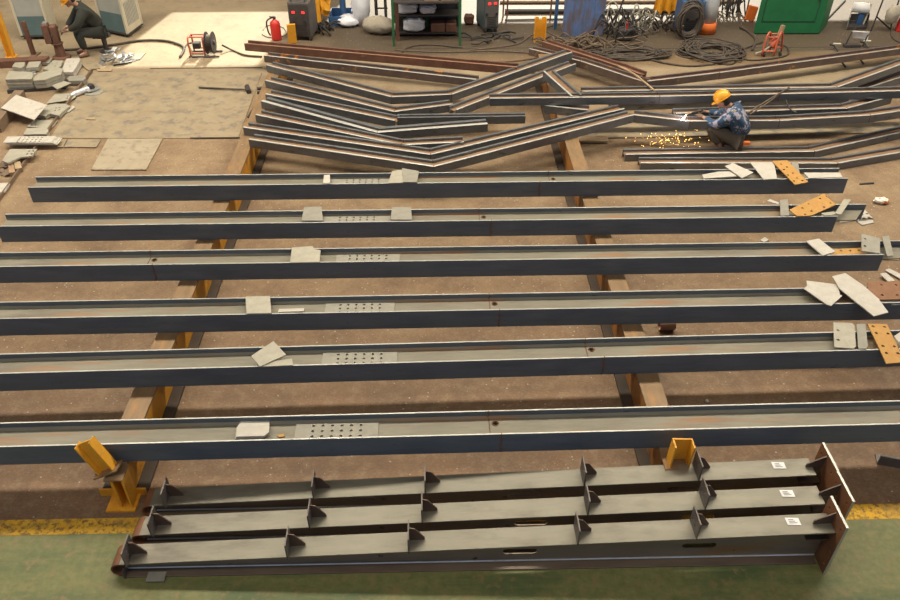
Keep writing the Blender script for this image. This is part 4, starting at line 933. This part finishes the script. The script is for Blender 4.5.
# silver and orange post wrap
c = at(705, 32); t = thing('reflective_post', c, 'silver wrapped post with bright orange skirt right of the blue welder', 'post')
G().lathe([(.20, .22), (.20, .60), (.14, 1.3)], c, 14).build('silver_wrap', 'silver', t, smooth=True)
G().lathe([(.24, .02), (.215, .24), (.18, .26)], c, 14).build('orange_skirt', 'brightor', t, smooth=True)
c2 = c+V((.30, .25, 0)); G().prism([c2+V(q) for q in ((-.28, -.1, .78), (.12, 0, .8), (.18, 0, 1.2), (-.28, -.1, 1.2))], (0, .04, 0)).build('orange_cloth', 'brightor', t)
g = G(); c = at(749, 22)
tag(g.prism([c+V(q) for q in ((-.12, 0, .05), (.12, 0, .0), (.16, 0, .34), (-.08, 0, .40))], (0, .06, 0)).build('orange_bag', 'brightor', bevel=.02), 'bright orange bag leaning left of the green cabinet', 'bag')
# green cabinet
P = para(at(753, 34.5), at(818.5, 34.5), at(826, 27)); t = thing('green_cabinet', P[0], 'large dark green steel cabinet at upper right', 'cabinet')
slab(G(), P, .02, 1.7).build('body', 'green', t, bevel=.01)
a, b = P[0], P[1]; u = (b-a); nrm = V((u.y, -u.x, 0)).normalized()
q = [a+u*.09+nrm*.012+ZV*.30, a+u*.88+nrm*.012+ZV*.30, a+u*.88+nrm*.012+ZV*1.6, a+u*.09+nrm*.012+ZV*1.6]
d = G().prism(q, -nrm*.012).build('door', 'green', t, bevel=.004)
for (s0, s1, z0, z1) in ((.08, .885, .285, .297), (.08, .088, .29, 1.6), (.882, .89, .29, 1.6)):
    G().prism([a+u*s0+nrm*.006+ZV*z0, a+u*s1+nrm*.006+ZV*z0, a+u*s1+nrm*.006+ZV*z1, a+u*s0+nrm*.006+ZV*z1], -nrm*.008).build('door_gap', 'black', t)
G().cyl(a+u*.86+nrm*.03+ZV*.75, a+u*.86+nrm*.03+ZV*.95, .014, n=8).build('handle', 'black', d)
P2 = para(at(744, 32), at(752.5, 34), at(757, 27))
# torch cart
c = at(770, 55); t = thing('torch_cart', c, 'red framed cutting torch cart on floor by the green cabinet', 'cart')
for s in (-1, 1):
    G().tube(smoothpath([c+V((s*.13-.1, -.12, .03)), c+V((s*.13-.06, -.05, .42)), c+V((s*.13+.05, .05, .46)), c+V((s*.13+.16, .14, .03))], 3), .022).build('side_frame', 'redor', t, smooth=True)
for (y, z, x) in ((-.1, .12, -.09), (-.04, .40, -.05), (.06, .44, .06), (.12, .12, .14)): G().tube([c+V((x-.13, y, z)), c+V((x+.13, y, z))], .018).build('cross_bar', 'redor', t)
G().cyl(c+V((-.02, .02, .2)), c+V((.1, .02, .34)), .09, n=14).build('motor', 'redor', t)
G().cyl(c+V((.1, .04, .36)), c+V((.15, .06, .62)), .05, n=10).build('torch_head', 'card', t)
G().tube(smoothpath([c+V((-.35, -.05, .05)), c+V((-.15, -.02, .12)), c+V((.05, .0, .28))], 4), .022).build('lance', 'zinc', t)
for s in (-1, 1): G().cyl(c+V((s*.16, -.1, .05)), c+V((s*.19, -.1, .05)), .05, n=12).build('wheel', 'black', t)
# tray with papers
a_, b_, c_ = at(846, 30), at(866, 29.5), at(868, 20); P = para(a_, b_, c_); t = thing('steel_tray', P[0], 'dark open steel tray standing on sunlit floor at right', 'tray')
slab(G(), P, 0, .02).build('floor_pan', 'dark', t)
slab(G(), inset(P, -.02, .02, 0, 1), .0, .30).build('side', 'zincd', t); slab(G(), inset(P, .97, 1, 0, 1), .0, .16).build('side', 'dark', t); slab(G(), inset(P, 0, 1, .96, 1), 0, .16).build('side', 'dark', t); slab(G(), inset(P, 0, 1, 0, .04), 0, .07).build('side', 'dark', t)
q = inset(P, .55, .55, .5, .5)[0]; G().box(q.x-.07, q.x+.07, q.y-.03, q.y+.03, .02, .5).build('post', 'blue', t)
G().cyl(q+V((.12, 0, .02)), q+V((.16, 0, .5)), .02, n=6).build('brace', 'cream', t)
def sheet(px, y, label, curl=.03, lean=.0):
    P = [aty(p[0], p[1], y) for p in px]; g = G(); n = 7
    L = [P[0].lerp(P[3], i/(n-1))+V((0, -lean*(1-i/(n-1)) - curl*math.sin(i/(n-1)*PI), 0)) for i in range(n)]
    R = [P[1].lerp(P[2], i/(n-1))+V((0, -lean*(1-i/(n-1)) - curl*math.sin(i/(n-1)*PI), 0)) for i in range(n)]
    F_ = [(g.bm.verts.new(a), g.bm.verts.new(b)) for a, b in zip(L, R)]; Bk = [(g.bm.verts.new(a+V((0, .006, 0))), g.bm.verts.new(b+V((0, .006, 0)))) for a, b in zip(L, R)]
    for i in range(n-1):
        g._face([F_[i][0], F_[i][1], F_[i+1][1], F_[i+1][0]]); g._face([Bk[i][1], Bk[i][0], Bk[i+1][0], Bk[i+1][1]])
        for s in (0, 1): g._face([F_[i][s], F_[i+1][s], Bk[i+1][s], Bk[i][s]])
    g._face([F_[0][0], F_[0][1], Bk[0][1], Bk[0][0]]); g._face([F_[-1][0], F_[-1][1], Bk[-1][1], Bk[-1][0]])
    return tag(g.build('paper_sheet', 'paper', smooth=True), label, 'paper')
sheet([(854, 2), (870, 3), (869, 14), (851, 12)], q.y-.04, 'white paper bundle on the blue post of the steel tray', .05)
# stand with white paper over the rising rusty section
c = at(858, 47); t = thing('drawing_stand', c, 'dark bent-wire stand holding a white drawing behind the rusty section', 'stand')
G().tube(smoothpath([c+V((-.30, 0, .02)), c+V((-.25, .0, .3)), c+V((-.17, .02, .45))], 4), .015).build('wire_leg', 'dark', t)
G().tube([c+V((.10, 0, .02)), c+V((.15, .02, .3))], .015).build('wire_leg', 'dark', t)
G().box(c.x-.32, c.x+.02, c.y-.06, c.y+.08, 0, .06).build('foot_block', 'dark', t)
sheet([(851.5, 30), (868.5, 31), (868, 40.5), (853, 38.5)], c.y+.02, 'blank white drawing sheet standing on the bent-wire stand', -.02, .05)
for (px, py, lab) in ((833, 50, 'small dark clamp with pale grip behind the rusty section, left one'), (863, 47, 'small dark clamp with pale grip behind the rusty section, right one'), (840, 66, 'dark clamp foot on floor below the rusty section, left one'), (858, 63, 'dark clamp foot on floor below the rusty section, right one')):
    c = at(px, py); t = thing('clamp', c, lab, 'clamp')
    G().tube([c+V((-.1, 0, .12)), c+V((0, .0, .1)), c+V((.06, -.12, .02))], .022).build('jaw', 'black', t)
    G().tube([c+V((-.02, .02, .13)), c+V((.14, .03, .12))], .025).build('grip', 'cream' if py < 60 or px > 850 else 'dark', t)
# right edge frame, bag and red item
t = thing('rod_stand', at(885, 31), 'thin dark bent-rod frame at the right edge', 'frame')
for q in (((871, 31, 0), (883, 0)), ((890, 30, 0), (899, 0))):
    a = at(q[0][0], q[0][1]); b = aty(q[1][0], q[1][1], a.y); G().cyl(a, b, .018, n=6).build('upright', 'dark', t)
a = at(890, 29); b = aty(877, 17, a.y); G().cyl(a, b, .018, n=6).build('brace', 'dark', t)
a = at(820, 27); b = at(845, 1); tag(G().cyl(a+V((0, 0, .02)), b+V((0, 0, .02)), .02, n=6).build('floor_rod', 'dark'), 'thin dark rod lying on sunlit floor right of the green cabinet', 'rod')
c = aty(892, 9, at(890, 30).y); g = G(); g.ball(c-V((0, .1, .1)), .17, (1, .7, 1.3), jit=.02); tag(g.build('hanging_bag', 'bag', smooth=True), 'pale bag hanging on the bent-rod frame at right edge', 'bag')
c = at(899, 31); tag(G().cyl(c, c+V((0, 0, .3)), .1, n=12).build('red_can', 'red', bevel=.02), 'red can on floor at the right edge', 'can')
cable([(891, 30), (892, 37), (899, 42), (910, 44)], .014, 'thin dark cable on floor at the right edge')

# ---------------------------------------------------------------- people
def skin(name, pts, edges, m, parent, sub=2, root=0):
    me = bpy.data.meshes.new(name); o0 = ORG[parent.name]
    me.from_pydata([V(p[0])-o0 for p in pts], edges, []); ob = bpy.data.objects.new(name, me); COL.objects.link(ob)
    md = ob.modifiers.new('skin', 'SKIN'); md.use_smooth_shade = True
    sv = me.skin_vertices[0].data
    for i, p in enumerate(pts):
        r = p[1]; sv[i].radius = r if isinstance(r, tuple) else (r, r); sv[i].use_root = (i == root)
    s_ = ob.modifiers.new('sub', 'SUBSURF'); s_.levels = sub; s_.render_levels = sub
    dg = bpy.context.evaluated_depsgraph_get(); nm = bpy.data.meshes.new_from_object(ob.evaluated_get(dg))
    ob.modifiers.clear(); ob.data = nm; bpy.data.meshes.remove(me)
    nm.materials.clear(); nm.materials.append(M[m])
    for p in nm.polygons: p.use_smooth = True
    ob.parent = parent; ORG[ob.name] = o0; return ob
def chain(n, a=0): return [(a+i, a+i+1) for i in range(n-1)]
def person(base, fw, J, label, jacket, trousers, gloves):
    fw = V(fw).normalized(); rg = fw.cross(ZV)
    Pt = lambda f, r, u: base+fw*f+rg*r+ZV*u
    t = thing('person', base, label, 'person')
    def q(k, s=1): f, r, u = J[k]; return Pt(f, r*s, u)
    def hq(k, s): 
        kk = k+('_l' if s < 0 else '_r')
        if kk in J: f, r, u = J[kk]; return Pt(f, r, u)
        return q(k, s)
    # body: one continuous figure, fingers rooted in the palms
    pts = [(q('pelvis'), .11), (q('belly'), .11), (q('chest'), .13), (q('neck'), .055), (q('head'), .085)]; ed = chain(5)
    for s in (-1, 1):
        n = len(pts); pts += [(hq('shoulder', s), .06), (hq('elbow', s), .045), (hq('wrist', s), .03)]; ed += [(2, n), (n, n+1), (n+1, n+2)]
        h = hq('hand', s); n2 = len(pts); pts.append((h, (.035, .02))); ed.append((n+2, n2))
        n = len(pts); pts += [(hq('hip', s), .085), (hq('knee', s), .06), (hq('ankle', s), .04), (hq('toe', s), .035)]; ed += [(0, n), (n, n+1), (n+1, n+2), (n+2, n+3)]
    body = skin('body', pts, ed, 'skin', t)
    # head with face
    hc = q('head'); hd = V(J['look'][0]*fw+J['look'][1]*rg+J['look'][2]*ZV).normalized(); hr = hd.cross(ZV).normalized(); hu = hr.cross(hd)
    R = Matrix((hr, hd, hu)).transposed().to_4x4(); mt = Matrix.Translation(hc) @ R
    g = G(); g.ball(hc, .105, (.80, .98, 1.14), 20, 14, 0, R)
    g.ball(mt @ V((0, .095, -.06)), .045, (1, .8, .8), 10, 8, 0, R)                     # chin
    g.ball(mt @ V((0, .108, -.005)), .02, (.7, 1, 1.3), 8, 6, 0, R)                      # nose
    for s in (-1, 1):
        g.ball(mt @ V((s*.086, -.005, -.005)), .026, (.4, .8, 1.2), 8, 6, 0, R)          # ears
        g.ball(mt @ V((s*.033, .088, .022)), .017, (1.2, .7, .5), 8, 6, 0, R)            # lids
    hd_o = g.build('head', 'skin', t, smooth=True)
    for s in (-1, 1): G().ball(mt @ V((s*.033, .098, .018)), .009, u=8, v=6).build('eye', 'eye', hd_o)
    G().ball(mt @ V((0, .101, -.048)), .018, (1.3, .5, .3), 8, 6, 0, R).build('mouth', 'card', hd_o)
    g = G(); g.ball(mt @ V((0, -.022, .008)), .107, (.83, .93, 1.1), 16, 10, 0, R); g.build('hair', 'hair', t, smooth=True)
    # hard hat: shell, ridge and brim
    hm = mt @ Matrix.Translation((0, -.005, .045)) @ Matrix.Rotation(math.radians(-6), 4, 'X')
    g = G(); prof = [(.128, 0), (.13, .03), (.122, .075), (.098, .115), (.06, .138), (.012, .147)]
    rings = [[g.bm.verts.new(hm @ V((r*.92*math.cos(k*PI/10), r*1.08*math.sin(k*PI/10), z))) for k in range(20)] for r, z in prof]
    for A, Bq in zip(rings, rings[1:]):
        for k in range(20): g._face([A[k], A[(k+1) % 20], Bq[(k+1) % 20], Bq[k]])
    g._face(rings[-1]); g._face(list(reversed(rings[0]))); hat = g.build('hard_hat', 'helmet', t, smooth=True)
    g = G(); g.prism([hm @ V((.142*.94*math.cos(k*PI/12), (.145+(.06 if math.sin(k*PI/12) > .3 else 0)*(math.sin(k*PI/12)-.3)/.7)*math.sin(k*PI/12), -.004)) for k in range(24)], hm.to_3x3() @ V((0, 0, .012))); g.build('brim', 'helmet', hat)
    G().tube([hm @ V((0, math.cos(a)*.138, .012+math.sin(a)*.14)) for a in [math.radians(x) for x in range(15, 166, 15)]], .014, 6).build('ridge', 'helmet', hat, smooth=True)
    # jacket and trousers follow the body
    pts = [(q('waist'), (.215, .17)), (q('belly'), (.215, .175)), (q('chest'), (.215, .185)), (q('collar'), .135)]; ed = chain(4)
    for s in (-1, 1):
        n = len(pts); e = hq('elbow', s); w_ = hq('wrist', s)
        pts += [(hq('shoulder', s), .115), (e, .085), (e.lerp(w_, .92), .062)]; ed += [(2, n), (n, n+1), (n+1, n+2)]
    jk = skin('jacket', pts, ed, jacket, t)
    pts = [(q('pelvis'), (.165, .14))]; ed = []
    for s in (-1, 1):
        n = len(pts); k = hq('knee', s); a = hq('ankle', s)
        pts += [(hq('hip', s), .14), (k, .10), (k.lerp(a, .5), .09), (k.lerp(a, .86), .07)]; ed += [(0, n), (n, n+1), (n+1, n+2), (n+2, n+3)]
    skin('trousers', pts, ed, trousers, t)
    for s in (-1, 1):
        a = hq('ankle', s); to = hq('toe', s); d = (to-a); d.z = 0; d.normalize()
        skin('shoe', [(a-d*.06-ZV*(a.z-base.z-.045), .045), (a+d*.05-ZV*(a.z-base.z-.05), .05), (a+d*.17-ZV*(a.z-base.z-.035), (.045, .035))], chain(3), 'shoe', t)
        # gloved hand with five curled fingers
        h = hq('hand', s); w_ = hq('wrist', s); d = (h-w_).normalized(); sd_ = d.cross(ZV).normalized(); dn = sd_.cross(d)
        if dn.z > 0: dn = -dn
        pts = [(w_, .034), (h, (.046, .026))]; ed = [(0, 1)]
        for i, L in enumerate((.85, 1, .95, .75)):
            o = h+sd_*((i-1.5)*.022)+d*.02; n = len(pts)
            pts += [(o, .012), (o+d*.035*L+dn*.008, .0105), (o+d*.052*L+dn*.035*L, .010), (o+d*.04*L+dn*.058*L, .009)]; ed += [(1, n), (n, n+1), (n+1, n+2), (n+2, n+3)]
        o = h-d*.02+sd_*(-.04*s); n = len(pts); pts += [(o, .013), (o+d*.03-sd_*.02*s+dn*.01, .012), (o+d*.055-sd_*.012*s+dn*.03, .010)]; ed += [(1, n), (n, n+1), (n+1, n+2)]
        skin('glove' if gloves else 'hand', pts, ed, 'glove' if gloves else 'skin', t, 2)
    return t, Pt
base = at(727, 149.8)
JW = dict(pelvis=(-.14, 0, .28), waist=(-.16, 0, .30), belly=(-.14, 0, .46), chest=(-.01, 0, .625), collar=(.10, 0, .755), neck=(.12, 0, .775), head=(.235, 0, .845), look=(.80, .05, -.55),
          shoulder=(.04, .20, .68), elbow=(.28, .25, .50), wrist=(.48, .12, .56), hand=(.57, .09, .57), hip=(-.10, .11, .27), knee=(.36, .18, .44), ankle=(.10, .14, .09), toe=(.27, .15, .04))
welder_p, Pw = person(base, (-.90, .44, 0), JW, 'person squatting in blue camouflage jacket and yellow hard hat, welding a section', 'camo', 'trous', True)
G().box(*(lambda c: (c.x-.09, c.x+.09, c.y-.06, c.y+.02, c.z, c.z+.07))(Pw(-.25, -.10, .20))).build('orange_pouch', 'brightor', welder_p, bevel=.02)
t = thing('welding_torch', at(690, 116, .60), 'welding torch with curved lead held by the squatting worker', 'torch')
ha = Pw(.58, 0, .60); tip = at(683, 119.5, .575)
G().tube([ha+V((.05, .02, .02)), ha, ha.lerp(tip, .6)+V((0, 0, .05))], [.02, .02, .014]).build('handle', 'black', t)
G().tube(smoothpath([ha.lerp(tip, .55)+V((0, 0, .05)), ha.lerp(tip, .8)+V((0, 0, .07)), tip+V((.01, 0, .02))], 4), .011).build('nozzle', 'card', t)
tag(G().ball(tip+V((0, 0, .012)), .018, u=8, v=6).build('welding_arc', 'arc'), 'tiny bright welding arc at the torch tip', 'arc')
ld = bpy.data.lights.new('arc_light', 'POINT'); ld.energy = 6; ld.color = (1, .8, .75); ld.shadow_soft_size = .03
lo = bpy.data.objects.new('arc_light', ld); COL.objects.link(lo); lo.location = tip+V((0, -.02, .07))
g = G(); gc = at(665, 143)
for i in range(90):
    a = random.gauss(0, 1); b_ = random.gauss(0, 1); p = gc+V((a*.30, b_*.17, abs(random.gauss(0, .05))+.045)); r = random.uniform(.003, .007)
    g.ball(p, r, (1.3, .7, .7), 5, 4)
tag(g.build('weld_sparks', 'spark'), 'orange welding sparks scattered over floor left of the welder', 'sparks', kind='stuff')
# seated worker
base = at(85, 55)
JS = dict(pelvis=(-.42, 0, .50), waist=(-.42, 0, .54), belly=(-.38, 0, .68), chest=(-.24, 0, .90), collar=(-.12, 0, 1.05), neck=(-.10, 0, 1.07), head=(.0, 0, 1.17), look=(.8, .0, -.6),
          shoulder=(-.19, .20, .96), elbow=(.0, .27, .72), wrist=(.19, .12, .60), hand=(.28, .07, .58), hip=(-.40, .11, .48), knee=(.02, .16, .50), ankle=(-.02, .13, .09), toe=(.13, .14, .04))
person(base, (-.88, -.48, 0), JS, 'person in dark work clothes and yellow hard hat seated by the vise', 'work', 'work', True)
fw = V((-.88, -.48, 0)).normalized(); c = base-fw*.46
t = thing('work_stool', c, 'low dark stool under the seated worker', 'stool')
G().cyl(c+V((0, 0, .33)), c+V((0, 0, .37)), .17, n=16).build('seat', 'dark', t)
G().lathe([(.15, 0), (.15, .02), (.05, .05), (.05, .30), (.10, .33)], c, 14).build('pedestal', 'dark', t)

S.view_settings.view_transform = 'Standard'; S.view_settings.look = 'None'; S.view_settings.gamma = 1; S.view_settings.use_curve_mapping = False
S.view_settings.exposure = 0.0
